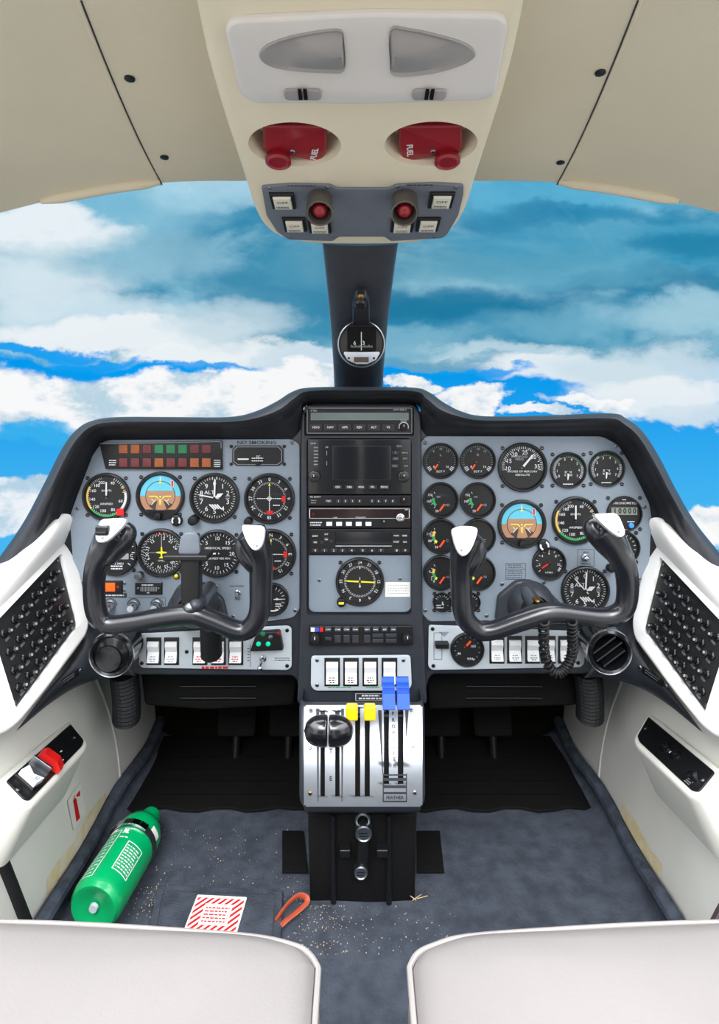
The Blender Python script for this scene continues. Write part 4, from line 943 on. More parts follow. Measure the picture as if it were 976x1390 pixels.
for p in ((422,965),(421,1015),(421,1077),(558,964),(561,1012),(563,1076)):
    M = frame(Q(*p,.0018), (1,0,0), Q(p[0],p[1]-3)-Q(p[0],p[1]+3)); o = screw(None, (0,0), .0029, 0, BRASS if p[0] < 500 and p[1] > 1070 else STEEL); o.parent = gq; o.matrix_local = WM[gq.name].inverted() @ M
def lever(name, lab, px_slot, py_slot, kpos, mk, arm_w=.0025):
    """an arm out of its slot that carries a knob"""
    b = MB(); a = Q(px_slot, py_slot, -.012); b.tube([a, (a*.4+kpos*.6), kpos], [.0028,.0026,.003], MATTE, 8, sq=(.6,1.3)); o = b.build(name, gq, world=True)
    k = mk(o); k['label'] = lab; return o
for s, px, x0, x1 in ((1,438,412.5,444.6),(-1,458,480.5,446.4)):
    Yk = .842; c = P(x1, 992, Yk)
    def mk(o, s=s, x0=x0, x1=x1, c=c):
        M = frame(c, (0,0,1), (0,1,0)) if False else frame(c, (0,1,0), (0,0,1) ) 
        L = abs(x1-x0)*.842/FOC; R = .0212; b = MB(); prof = [(1e-6,0),(R*.9,0),(R*.985,.0012),(R,.003)]+[(R*(1-((i/10)**2.6))**.5 if i < 10 else 1e-6, .003+(L-.003)*i/10) for i in range(1,11)]
        rows = [[tuple(c+V3((-s*w, r*math.cos(t)*.9, r*math.sin(t)))) for t in [2*math.pi*j/28 for j in range(28)]] for r, w in prof]
        b.grid(rows, GLOSS, closed=True); k = b.build('throttle_knob', o, world=True, smooth=50); return k
    lever('throttle_lever', 'glossy black half egg knob', px, 1000, P((x0+x1)/2, 992, .855), mk)
for px, kx in ((485.5,477.7),(498.5,502)):
    def mk(o, kx=kx):
        M = frame(P(kx,967,.885), (1,0,0), (0,.25,1)); b = MB(); K = .885/FOC; b.prism(rrect(-8*K,-9*K,8*K,9*K,2.5*K), -.012, .008, YKNOB, bev=.0028)
        k = b.build('mixture_knob', None); k.parent = o; k.matrix_local = WM[gq.name].inverted() @ M; WM[k.name] = M; return k
    lever('mixture_lever', 'yellow knob', px, 975, P(kx,969,.895), mk)
for px, kx in ((524.5,527.5),(544,547)):
    def mk(o, kx=kx):
        M = frame(P(kx,941,.90), (1,0,0), (0,.2,1)); b = MB(); K = .9/FOC
        pr = [(18.5,-.012),(18.5,-.006),(14,-.002),(10,-.002),(9,.002),(3,.003),(1,.0075),(-17,.012),(-18.5,.010),(-18.5,-.012)]
        for dx in (0,): b.grid([[(x*K, v*K, w) for v, w in pr] for x in (-8.3,-7.6,7.6,8.3)], BKNOB, cap=True)
        for v, w in ((11.8,-.0016),(7,.0031),(5,.0033)): b.rect(-7.6*K,(v-.4)*K,7.6*K,(v+.4)*K, w+.0006, mat_blue2)
        k = b.build('propeller_knob', None, smooth=20); k.parent = o; k.matrix_local = WM[gq.name].inverted() @ M; WM[k.name] = M; return k
    mat_blue2 = MATS.get('blue_groove') or mat('blue_groove', (20,58,160), .4, var=.05)
    lever('propeller_lever', 'blue stepped knob', px, 966, P(kx,957,.905), mk)
# pedestal
gp = thing('pedestal', 'black pedestal below the lever quadrant standing on the carpet', 'pedestal', P(491,1228,.94)); gp.location.z = .002; WM[gp.name] = Matrix.Translation(gp.location); gp.matrix_world = WM[gp.name]
Yp = .935
b = MB(); M = front(491,1160,Yp); 
pr = [(417.5,1106),(566,1106),(563,1229),(421,1229)]
b.prism(uvs(M, pr), -.30, 0, MATTE, bev=.004); b.build('column', gp, world=False) if False else None
o = b.build('housing', None); o.parent = gp; o.matrix_local = WM[gp.name].inverted() @ M; WM[o.name] = M.copy()
for px in (452.5, 528):
    MB().tube([P(px,1106,Yp-.004), P(px,1125,Yp-.004), P(px,1226,Yp-.004)], .0045, BLACK, 10).build('cable_conduit', gp, world=True)
gh = thing('lock_handle', 'dark metal ring handle with two side knobs on the front of the black pedestal', 'handle', P(492,1140,Yp-.012))
b = MB(); tor = [P(492.5,1114,Yp-.012)+V3((.0105*math.cos(a), 0, .0105*math.sin(a))) for a in [2*math.pi*i/24 for i in range(25)]]; b.tube(tor, .0024, STEEL, 8); b.build('ring', gh, world=True)
b = MB(); b.tube([P(493,1126,Yp-.012), P(493,1160,Yp-.012), P(491,1180,Yp-.010)], [.0085,.0105,.008], BLACK, 14); b.build('stem', gh, world=True)
for p in ((493.7,1132,11),(490,1185,9)):
    M = front(p[0],p[1],Yp-.022); K = Yp/FOC; b = MB(); b.lathe([(p[2]*K,-.014),(p[2]*K,.001),(p[2]*K*.85,.002),(p[2]*K*.75,.0006),(1e-6,.0006)], STEEL, 26); b.bars((0,-.001), p[2]*1.1*K, 2, 3.6*K, 1.3*K, .0008, MATTE)
    o = b.build('knob_face', None); o.parent = gh; o.matrix_local = WM[gh.name].inverted() @ M
for x0, x1 in ((461,476),(511,527)):
    M = front((x0+x1)/2,1158,Yp-.016); b = MB(); b.box(*uv(M,x0,1164), -.016, *uv(M,x1,1153), .002, BLACK, bev=.002, r=.002); o = b.build('side_knob', None); o.parent = gh; o.matrix_local = WM[gh.name].inverted() @ M

# ================================================================== side consoles with circuit breakers
BK = [(72.6,779),(60.4,793),(47.8,808),(35,825),(21.4,840.5),(7.4,859),(78.4,803),(66.5,817.5),(54.5,833),(41,850),(28,866.6),(14.6,884),(84.5,825.4),(72.6,840),(60.4,857),(47.8,874),(35,892),(21.4,909),(89.7,847),(78.4,863),(66,880),(53.6,897.5),(41,915.6),(27.5,932.5)]
for sx in (1,-1):
    q = (lambda px, py: (px, py)) if sx > 0 else (lambda px, py: (979-px, py+5))
    PP = lambda px, py, Y: P(*q(px, py), Y)
    A, B_, C_ = PP(80,755,.98), PP(103,850,.95), PP(20,962,.80)
    M = frame(B_, (B_-C_) if sx > 0 else (C_-B_), A-C_)
    side = 'pilot' if sx > 0 else 'copilot'
    gs = thing('side_console', 'white moulded side console beside the '+side+' yoke, framing a black breaker panel', 'side console', M)
    Mi = M.inverted(); b = MB()
    out = [q(*p) for p in ((80,728),(93,727),(99,742),(119,842),(116,862),(62,935),(22,984),(2,998),(-18,985),(-48,880),(-40,846))]
    hole = rpoly(uvs(M, [q(*p) for p in ((79.5,752),(104.5,849),(17.5,966),(-17.5,854))]), .007)
    b.prism(rpoly(uvs(M, out), .018, 7), -.05, .007, WHITE, bev=.007, holes=(hole,), depth=.009, back=False)
    L1 = cat([(98,733),(94,735),(84,743),(60,767),(20,808),(-10,838),(-42,868)], 4)
    L2 = cat([(97,702,.990),(91,697.5,.985),(76,702,.975),(47,735,.935),(22,757,.905),(0,766,.885),(-42,778,.845)], 4)
    rows = []
    for i, (l1, l2) in enumerate(zip(L1, L2)):
        u = uv(M, *q(*l1), .0045); s0 = M @ V3((u[0], u[1], .0045)); s1 = PP(*l2); r = []
        t = i/(len(L1)-1)
        for k in range(13):
            s = k/12; w = s0.lerp(s1, s); w += V3((sx*.012, -.004, .018))*(math.sin(math.pi*s)**.8)*(.35+.65*min(1, t*2.2))*min(1,.25+t*6); r.append(tuple(w))
        r.append((s1.x-sx*.012, s1.y+.01, s1.z-.004)); r.append((s1.x-sx*.02, s1.y+.02, s1.z-.05)); rows.append(r)
    first = [(p[0]-sx*.001, p[1]+.022, p[2]-.001) for p in rows[0]]
    rows = [first]+rows
    b.grid([[tuple(Mi @ V3(p)) for p in r] for r in rows], WHITE)
    b.build('moulding', gs, smooth=55)
    gb = thing('breaker_panel', 'black circuit breaker panel in the white console beside the '+side+' yoke', 'breaker panel', M)
    b = MB(); ip = rpoly(uvs(M, [q(*p) for p in ((80,754),(103.5,849),(18,964),(-15.5,855))], .001), .0065); b.prism(ip, -.0012, .001, BLACK, bev=.0006); b.build('plate', gb)
    for p in ((79,761),(98.5,853),(19.5,953)): screw(gb, uv(M,*q(*p),.001), .0026, .001, STEEL)
    proto = None
    for i, p in enumerate(BK):
        d = (0,0) if sx > 0 else (0.5, 0)
        c = uv(M, *q(p[0]+d[0], p[1]), .004); Mc = Matrix.Translation((c[0], c[1], .001))
        if proto is None:
            k = MB(); k.lathe([(.0062,0),(.0062,.0022),(.0052,.0030),(.0046,.0036),(.0046,.0095),(.0050,.0105),(.0046,.0135),(.0028,.0145),(1e-6,.0146)], GLOSS, 16); k.disc((0,0), .0005, .002, .0147, PRINTG, n=10)
            proto = k.build('circuit_breaker', gb, M=Mc)
            k = MB(); k.bars((-.001 if sx > 0 else .001,-.0092), .009, 2, .0018, .0007, .0003, PRINTG); prl = k.build('rating_label', proto)
        else:
            o = proto.copy(); COL.objects.link(o); o.parent = gb; o.matrix_local = Mc; l = prl.copy(); COL.objects.link(l); l.parent = o; l.matrix_local = Matrix()
    # switch panel lower on the side wall
    TL, TR, BL = PP(8,1061,.80), PP(95,984,1.0), PP(36,1088,.79)
    if sx < 0: TL, TR, BL = P(970,1049,.80), P(880,974,1.0), P(941,1075,.79)
    M = frame(TL, (TR-TL) if sx > 0 else (TL-TR), TL-BL)
    cor = [(8,1061),(95,984),(113,1006),(111,1013),(40,1087),(32,1086)] if sx > 0 else [(971,1049),(881,974),(866,1000),(868,1007),(940,1074),(950,1075)]
    ou = uvs(M, cor)
    bo = MB(); big = inset(ccw(ou), -.010); bo.prism(rpoly(big, .012), -.075, -.0004, KICK, bev=.006, draft=.012); o = bo.build('switch_bolster', None); o.matrix_world = M; WM[o.name] = M; o.parent = bpy.data.objects['wall_left' if sx > 0 else 'wall_right']
    gw = thing('side_switch_panel', 'black side wall panel with a red guarded switch and a white rocker' if sx > 0 else 'black side wall panel with sockets and a small knob in the copilot footwell', 'switch panel', M)
    b = MB(); b.prism(rpoly(ou, .004), -.0003, .0018, BLACK, bev=.0006); b.build('plate', gw)
    if sx > 0:
        for p in ((24,1072),(101,1001)): screw(gw, uv(M,*p,.0018), .0028, .0018, STEEL)
        c = uv(M, 40, 1057, .004); b = MB(); b.box(-.013,-.017,0,.013,.017,.003, BLACK, bev=.0008); o = b.build('rocker_switch', gw, M=Matrix.Translation((c[0],c[1],.0018)) @ Matrix.Rotation(-.15,4,'Z'))
        r = MB(); r.grid([[(x,y,w) for y, w in ((.0145,.003),(.0145,.010),(.002,.005),(-.0145,.0095),(-.0145,.003))] for x in (-.0095,.0095)], IVORY, cap=True); r.bars((0,-.009), .009, 2, .003, .0012, .0092, BLUEM); o2 = r.build('rocker', o, smooth=0)
        c = uv(M, 64, 1034, .006); b = MB(); b.grid([[(x*s,y,w) for y, w in ((.016,.001),(.016,.012),(.010,.017),(-.012,.015),(-.024,.007),(-.022,.001))] for x, s in ((-.010,.9),(-.009,1),(.009,1),(.010,.9))], RED, cap=True); o = b.build('switch_guard', gw, M=Matrix.Translation((c[0],c[1],.0018)) @ Matrix.Rotation(.2,4,'Z'), smooth=25); o['label'] = 'red hinged switch guard'
        c = uv(M, 50, 1040, .004); b = MB(); b.box(c[0]-.0022,c[1]-.02,.0018,c[0]+.0022,c[1]+.012,.014, STEEL, bev=.0005); b.build('guard_bracket', gw)
        b = MB()
        for p in ((72,1028),(85,1032),(83,1020)): c = uv(M,*p,.0018); b.rect(c[0]-.003,c[1]-.001,c[0]+.003,c[1]+.001,.0020,PRINT)
        b.build('legend', gw)
    else:
        for p in ((876,989),(954,1059)): screw(gw, uv(M,*p,.0018), .0028, .0018, STEEL)
        for p in ((904,1015),(917,1025)): c = uv(M,*p,.0018); b = MB(); b.lathe([(.0085,.0018),(.0085,.004),(.0055,.0045),(.005,.002)], GLOSS, 20, c); b.build('socket', gw)
        c = uv(M,910,1021,.002); b = MB(); b.rect(c[0]-.002,c[1]-.002,c[0]+.002,c[1]+.002,.0021,PRINT); b.build('legend', gw)
        c = uv(M,941,1053,.006); b = MB(); b.knob(c,.007,.0018,.011,GLOSS); b.build('knob', gw); c = uv(M,935,1061,.002); b = MB(); b.bars(c,.014,3,.003,.0012,.0021,PRINTG); b.build('legend', gw)

# ================================================================== overhead console
o0 = V3((0,.611,EYE+.256)); MO = frame(o0, (1,0,0), (0,-.37,.099)); KO = .0008
go = thing('overhead_console', 'cream overhead console with two fuel selector bowls and a grey switch strip', 'overhead console', MO)
oc = [(246,-70),(262,-5),(280,80),(300,150),(318,205),(333,250),(344,285),(358,310),(378,324),(410,332),(440,334.5),(488,335),(536,334.5),(566,332),(600,324),(620,310),(634,285),(645,250),(660,205),(678,150),(698,80),(716,-5),(730,-70)]
bowl = [uv(MO, 400, 195), uv(MO, 585, 193)]
def ell(c, px0, px1, py0, py1, n=40):
    (u0, _), (u1, _) = uv(MO, px0, c[1]), uv(MO, px1, c[1]); (_, v0), (_, v1) = uv(MO, c[0], py0), uv(MO, c[0], py1)
    return ((u0+u1)/2, (v0+v1)/2), (u1-u0)/2, abs(v1-v0)/2
E1 = ell((400,196), 337, 463, 166, 226); E2 = ell((585,195), 522, 648, 165, 225)
b = MB(); b.prism(cat(uvs(MO, oc), 3), -.075, 0, CONS, bev=.012, seg=5, holes=[circ(*E1[0],E1[1],40,E1[2]), circ(*E2[0],E2[1],40,E2[2])], depth=.004, draft=.006)
for E in (E1, E2):
    b.lathe([(1,-.004),(.97,-.016),(.90,-.030),(.6,-.036),(1e-6,-.036)], CONS, 40, E[0], E[1], E[2])
b.build('shell', go, smooth=40)
# reading lamp panel
M = MO; gl = thing('reading_lamp', 'wide grey translucent roof lamp panel with two swivelling lenses', 'lamp', MO @ Matrix.Translation((*uv(MO,498,75),.0005)))
ML = WM[gl.name]; b = MB(); b.prism(rpoly(uvs(ML, [(303,22),(500,12),(691,15),(673,122),(655,131),(495,136),(345,135),(326,122)]), .014, 6), -.0004, .0055, LENS, bev=.003); b.build('lens_panel', gl)
for sx in (1,-1):
    pts = [(352,75),(362,60),(395,48),(440,40),(463,40),(467,55),(467,95),(440,98),(395,95),(365,88)] if sx > 0 else [(530,38),(555,38),(590,45),(630,57),(645,70),(640,80),(620,90),(580,100),(535,102),(529,80)]
    b = MB(); o_ = cat(uvs(ML, pts, .0055), 4, True); mx, my = sum(p[0] for p in o_)/len(o_), sum(p[1] for p in o_)/len(o_); mx += sx*.03
    b.grid([[(mx+(x-mx)*f_, my+(y-my)*f_, w_) for x, y in o_] for f_, w_ in ((1,.005),(1,.0066),(.97,.0072),(.85,.0058),(.6,.0075),(.3,.0105),(.02,.0115))], LENSD, closed=True); k = b.build('reflector', gl); k['label'] = 'darker recessed lamp lens'
    px = 411 if sx > 0 else 583
    b = MB(); a, c = uv(ML,px-24,134,.006), uv(ML,px+24,120,.006); b.prism(rrect(*a,*c,.004), .0052, .0085, LENSD, bev=.001); k = b.build('switch_tab', gl)
    b = MB(); u, v = uv(ML,px,128,.009); b.box(u-.004,v-.006,.0085,u-.0008,v+.006,.0100,MATTE); b.box(u+.0008,v-.006,.0085,u+.004,v+.006,.0100,MATTE); b.build('rib', k)
# fuel levers
for sx, E, px in ((1,E1,400),(-1,E2,585)):
    gf = thing('fuel_selector', 'dark red fuel lever in the overhead bowl '+('above the pilot yoke' if sx > 0 else 'above the copilot yoke'), 'fuel lever', MO @ Matrix.Translation((*E[0],-.034)))
    Mf = WM[gf.name]; z = .028; R = lambda dx, py: uv(Mf, px+sx*dx, py, z)
    b = MB(); b.prism(rpoly([R(-43,172),R(-38,171),R(43,172),R(44,205),R(36,221),R(2,215),R(-20,212),R(-43,206)], .003), .002, z, DRED, bev=.003)
    b.build('lever_body', gf)
    b = MB(); c = R(-22,214); b.lathe([(.0125,.010),(.0125,z+.002),(.014,z+.003),(.014,z+.006),(.011,z+.008),(.009,z+.0065),(1e-6,z+.0065)], DRED, 26, c); b.build('push_button', gf)
    c = R(-3,205); screw(gf, c, .003, z, STEEL)
    b = MB(); c = R(27,209) if sx > 0 else R(29,204); b.text('FUEL', c, .0062, z+.0003, PRINT, rot=(1.35 if sx > 0 else -1.45), bold=.03); b.build('lettering', gf)
    b = MB(); b.lathe([(.03,.001),(.03,.004),(.012,.005),(1e-6,.005)], STEEL, 30, (0,.004)); b.build('base_plate', gf)
# grey switch strip
Ms = MO @ Matrix.Translation((*uv(MO,491,290),.0004)); gp_ = thing('overhead_switch_panel', 'grey switch strip at the lower lip of the overhead console with two spot lamps', 'switch panel', Ms)
b = MB(); b.prism(rpoly(uvs(Ms, [(355,251),(395,248),(448,249),(458,254),(528,254),(538,249),(590,247),(629,249),(629,262),(622,290),(607,316),(600,321),(530,325),(522,319),(460,319),(452,325),(392,323),(376,312),(362,290)]), .004), -.0001, .003, OGREY, bev=.001); b.build('plate', gp_)
for p in ((366,255),(444,254),(540,253),(619,254),(393,321),(452,320),(530,320),(590,321)): screw(gp_, uv(Ms,*p,.003), .0022, .003, STEEL)
b = MB(); b.bars(uv(Ms,410,252,.003), .034, 1, 1, .0018, .0032, PRINTB); b.bars(uv(Ms,572,251,.003), .034, 1, 1, .0018, .0032, PRINTB); b.build('engraving', gp_)
for p in ((384,273),(400,305),(434,307),(599,272),(581,305),(546,306)):
    c = uv(Ms, *p, .005); b = MB(); b.box(c[0]-.0145,c[1]-.0155,.003,c[0]+.0145,c[1]+.0155,.0065,BLACK,bev=.0012); o = b.build('push_switch', gp_)
    b = MB(); b.box(c[0]-.0105,c[1]-.0115,.0065,c[0]+.0105,c[1]+.0115,.0095,OFFW,bev=.001); b.text('OFF', (c[0],c[1]+.003), .0045, .0097, PRINTB, sx=1.2); b.bars((c[0],c[1]-.007), .017, 2, .0028, .0014, .0097, PRINTB); b.build('switch_cap', o)
SPOT = mat('spot_barrel', (92,88,84), .4, metal=.3, spec=.4, var=.05)
for px in (434, 549):
    c = uv(Ms, px, 268, .003); a = Ms @ V3((c[0], c[1], .003)); e = P(px, 290, .672); d = (V3((0,.0,EYE))-e).normalized()
    dirn = (e-a).normalized(); b = MB(); b.tube([a, a.lerp(e,.5), e], [.0150,.0155,.0160], SPOT, 20, cap=False); Ml = frame(e, (1,0,0), dirn.cross(V3((1,0,0)))); m = MB(); m.lathe([(.016,0),(.0152,.0006),(.0138,.0004),(.0132,-.002),(.0115,-.016)], SPOT, 24); b.add([tuple(Ml @ V3(v)) for v in m.v], m.f, SPOT); o = b.build('spot_lamp', gp_, world=True, smooth=40)
    b = MB(); b.ball(e-dirn*.010, (.0095,.0095,.0095), DRED, 14, 8); b.build('red_lens', o, world=True)['label'] = 'dark red lamp lens'

# ================================================================== windshield post and compass
b = MB(); rows = []
for i in range(21):
    t = i/20; py = 528+(330-528)*t; Y = 1/(1/1.24+(1/.835-1/1.24)*t); wL, wR = 453.5+(437-453.5)*t**1.4, 520+(541-520)*t**1.4
    L, R_ = P(wL,py,Y), P(wR,py,Y); c = (L+R_)/2; hw = (R_.x-L.x)/2; row = []
    for u, v in ((-1,.03),(-1,.006),(-.965,-.002),(-.9,-.006),(-.5,-.013),(0,-.016),(.5,-.013),(.9,-.006),(.965,-.002),(1,.006),(1,.03)): row.append((c.x+u*hw, c.y+v, c.z+v*.5))
    rows.append(row)
b.grid(rows, mat('post_dark', (60,62,69), .36, spec=.5, var=.08, vscale=40, bump=.15, bscale=500), closed=True, cap=True); gpost = b.build('windshield_post', None, smooth=45); tag(gpost, 'tapering dark windshield centre post running up to the overhead console', 'post')
Yc = .972; M = front(490.5, 467, Yc); K = Yc/FOC; gc = thing('compass', 'round magnetic compass hung on the dark windshield post', 'compass', M)
b = MB(); b.lathe([(32*K,-.02),(32.5*K,.0),(32*K,.004),(30.6*K,.005),(29.5*K,.002)], STEEL, 44); b.lathe([(29.6*K,.002),(28*K,.003),(1e-6,.0032)], BLACK, 44); b.lathe([(32*K,-.02),(24*K,-.045),(1e-6,-.047)], BLACK, 40); b.build('housing', gc)
b = MB(); b.box(-19*K,-10*K,.0033,20*K,28*K*.82,.0050,MATTE,bev=.001,r=3*K); b.rect(-.5*K,-9*K,.5*K,16*K,.0052,PRINT); b.text('6', (-9*K,1*K), 5*K, .0052, PRINT); b.text('3', (3*K,1*K), 5*K, .0052, PRINT)
for i in range(15): b.rect((-14+i*2)*K,-5*K,(-13.2+i*2)*K,(-2.6 if i % 3 else -1.4)*K,.0052,PRINTG)
b.build('card_window', gc)
b = MB(); b.prism([(x*K,y*K) for x, y in ((-23,-11),(24,-11),(25,-13),(20,-22),(8,-27.5),(-7,-27.5),(-19,-22),(-24,-13))], .0034, .006, ALU, bev=.0008); b.box(-10*K,-25*K,.006,10*K,-18*K,.0066,HDRK,bev=.0003); b.build('corrector_plate', gc)['label'] = 'silver corrector plate'
for x in (-17, 17): screw(gc, (x*K,-19.5*K), 1.6*K, .006, BLACK)
Mb = frame(P(490,437,.965), (1,0,0), P(490,400,.888)-P(490,437,.965))
b = MB(); b.prism(rpoly(uvs(Mb, [(478.5,441),(478.5,409),(483,400),(497,400),(501.5,409),(502,441)]), .006), -.010, .004, KEY, bev=.003); o = b.build('bracket', None); o.parent = gc; o.matrix_local = WM[gc.name].inverted() @ Mb; WM[o.name] = Mb
c = uv(Mb, 490, 403, .004); MB().ball((*c,.004), (.0055,.007,.004), BRASS, 14, 8).build('bracket_screw', o); c = uv(Mb, 489, 413, .004); MB().ball((*c,.003), (.010,.012,.006), GLOSS).build('pivot', o)
# ================================================================== floor things
def F(px, py, z=0):
    Y = (EYE-z)*FOC/(py-CY); return V3(((px-CX)*Y/FOC, Y, z))
# fire extinguisher
n0, n1 = F(126,1234,.045), F(191,1130,.045); ax = (n1-n0); Lx = ax.length; U = ax.normalized()
Me = frame(n0, (V3((0,0,1))).cross(U), V3((0,0,1)))   # w axis runs back along the bottle, so build towards -w
R = .0395
ge = thing('fire_extinguisher', 'green fire extinguisher bottle lying on the carpet against the wall', 'fire extinguisher', Me)
sgn = 1 if (Me.col[2].to_3d()).dot(U) > 0 else -1
def Z(w): return w*sgn
prof = [(1e-6,.006),(R*.55,.005),(R*.72,.0),(R*.86,.0),(R*.96,.006),(R,.014),(R,Lx*.86),(R*.985,Lx*.92),(R*.93,Lx*.99),(R*.80,Lx*1.06),(R*.60,Lx*1.10),(R*.45,Lx*1.125),(R*.42,Lx*1.15),(R*.42,Lx*1.25),(R*.36,Lx*1.29),(1e-6,Lx*1.295)]
b = MB(); b.lathe([(r, Z(w)) for r, w in prof], GEXT, 48); b.build('bottle', ge, smooth=45)
b = MB(); b.lathe([(1e-6,Z(-.0008)),(R*.15,Z(-.0008)),(R*.17,Z(.004))], LGREY, 18); b.build('base_plug', ge)['label'] = 'pale grey plug in the base'
b = MB(); b.lathe([(R*.18,Z(Lx*1.30)),(R*.25,Z(Lx*1.305)),(R*.25,Z(Lx*1.285))], LGREY, 16); b.build('neck_seal', ge)
def wrap(mb, a0, a1, w0, w1, mt, r=R*1.006, n=10):
    A = [math.radians(a0+(a1-a0)*i/n) for i in range(n+1)]
    mb.grid([[(r*math.cos(t), r*math.sin(t), Z(w)) for t in A] for w in (w0, w1)], mt)
b = MB(); SG = 1
def band_rect(a0, a1, w0, w1, ta=2.2, tw=.0016):
    wrap(b,a0,a1,w0,w0+tw,PRINT); wrap(b,a0,a1,w1-tw,w1,PRINT); wrap(b,a0,a0+ta,w0,w1,PRINT,n=2); wrap(b,a1-ta,a1,w0,w1,PRINT,n=2)
def panel_lbl(a0, a1, w0, w1, rows_, along=True):
    for i in range(rows_):
        w = w0+(w1-w0)*(i+.5)/rows_; a = a0
        while a < a1-3:
            L = random.uniform(3,11); wrap(b, a, min(a1, a+L), w-.0011, w+.0011, PRINT, n=2); a += L+2.2
for base in (60,):
    pass
# label fields seen from above: one on the wall side, one on the aisle side, brand block between
sd = -1 if Me.col[0].to_3d().x > 0 else 1
def ang(a): return 90+a*(-sd)*1.0                     # a>0 towards the aisle
def R2(a0, a1): x, y = ang(a0), ang(a1); return (min(x,y), max(x,y))
a0, a1 = R2(-62,-18); band_rect(a0,a1,.030,.085); panel_lbl(a0+4,a1-4,.034,.080,9)
a0, a1 = R2(12,62); band_rect(a0,a1,.012,.105); panel_lbl(a0+5,a1-5,.016,.098,11)
a0, a1 = R2(-12,8); panel_lbl(a0,a1,.085,.112,3); wrap(b,*R2(-5,7),.100,.106,PRINT)
a0, a1 = R2(-60,40); wrap(b,a0,a1,.1155,.1168,PRINT,n=16); panel_lbl(*R2(-45,-22),.119,.123,1)
b.build('label_print', ge, smooth=0)['label'] = 'white printed labels'
for q_, w_, x_ in ((R2(-80,-50),.112,.136),(R2(28,52),.104,.122)): b = MB(); wrap(b,*q_,w_,x_,STICK,R*1.008); b.build('torn_sticker', ge)
b = MB(); w0 = Lx*.74
b.lathe([(R*1.008,Z(w0)),(R*1.03,Z(w0)),(R*1.03,Z(w0+.013)),(R*1.008,Z(w0+.013))], mat('clamp_black', (38,40,44), .35, spec=.5, var=.05), 48); st = b.build('clamp_band', ge)
b = MB()
for a in (-30,-12,6,24,44):
    t = math.radians(ang(a)); M = Matrix.Translation((R*1.045*math.cos(t), R*1.045*math.sin(t), Z(w0+.0065))) @ Matrix.Rotation(t-math.pi/2, 4, 'Z')
    m = MB(); m.grid([[(x,y,z) for x, z in ((-.0065,-.0055),(.0065,-.0055),(.0065,.0055),(-.0065,.0055))] for y in (-.002,.003)], CHROME, closed=True, cap=True); b.add([tuple(M @ V3(v)) for v in m.v], m.f, CHROME)
b.build('clamp_buckle', st)['label'] = 'bare metal clamp links'
# striped floor placard
pc = [F(261,1227.5,.0085), F(329.5,1231,.0085), F(326,1258,.0085), F(252,1257,.0085)]
o = (pc[0]+pc[2])/2; Mx = frame(o, pc[1]-pc[0], (0,1,0)); gfp = thing('floor_placard', 'white placard with red diagonal stripes lying on the dark carpet flap', 'placard', Mx); Mi = Mx.inverted()
L = [(Mi @ p) for p in pc]; hw = (L[1].x-L[0].x)/2; hh = .034
b = MB(); b.box(-hw,-hh,-.0006,hw,hh,.0006,PAPER,r=.002)
for i in range(-9,10):
    x = i*.0105
    for w in ((x, x+.0052),):
        poly = []
        for t in range(2): pass
        q = [(w[0]-hh*.8,-hh*.86),(w[1]-hh*.8,-hh*.86),(w[1]+hh*.8,hh*.86),(w[0]+hh*.8,hh*.86)]
        lim = hw*.93; 
        # clip to the border
        def clip(pl, f, val, s):
            out = []
            for i_ in range(len(pl)):
                p, c = pl[i_-1], pl[i_]; ip, ic = s*(p[f]-val) <= 0, s*(c[f]-val) <= 0
                if ip != ic:
                    t_ = (val-p[f])/(c[f]-p[f]); out.append((p[0]+(c[0]-p[0])*t_, p[1]+(c[1]-p[1])*t_))
                if ic: out.append(c)
            return out
        q = clip(q,0,lim,1); q = clip(q,0,-lim,-1) if q else q
        if len(q) >= 3: b.add([(x_,y_,.0007) for x_, y_ in q], [tuple(range(len(q)))], RED)
b.box(-hw*.55,-hh*.52,.0007,hw*.55,hh*.55,.0008,PAPER); b.bars((0,0), hw*.95, 5, hh*.17, hh*.07, .0009, RED); b.build('sheet', gfp)
# carpet flap with a stitched border
pc = [F(214,1203,.004), F(384,1209,.004), F(381,1290,.004), F(196,1290,.004)]
b = MB(); Mx = frame((pc[0]+pc[2])/2, (1,0,0), (0,1,0)); Mi = Mx.inverted(); ou = [tuple((Mi @ p)[:2]) for p in pc]
b.prism(rpoly(ou, .006), -.0015, .0035, CARPET, bev=.002); o = b.build('carpet_flap', None); o.matrix_world = Mx; WM[o.name] = Mx; tag(o, 'dark square carpet flap under the red striped placard', 'mat')
b = MB(); ins_ = inset(ccw(ou), .012)
for i in range(4): b.line(ins_[i], ins_[(i+1)%4], .0012, .0037, PRINTB)
b.build('stitching', o)
for px0, px1, nm in ((566,603,'black rubber floor patch beside the pedestal on the copilot side'),(383,418,'black rubber floor patch beside the pedestal on the extinguisher side')):
    pc = [F(px0,1128,.004), F(px1-6,1128,.004), F(px1,1184,.004), F(px0,1184,.004)]; Mx = frame(sum(pc, V3())/4, (1,0,0), (0,1,0)); Mi = Mx.inverted()
    b = MB(); b.prism([tuple((Mi @ p)[:2]) for p in pc], -.002, .001, MATTE, bev=.0006); o = b.build('floor_patch', None); o.matrix_world = Mx; tag(o, nm, 'mat')
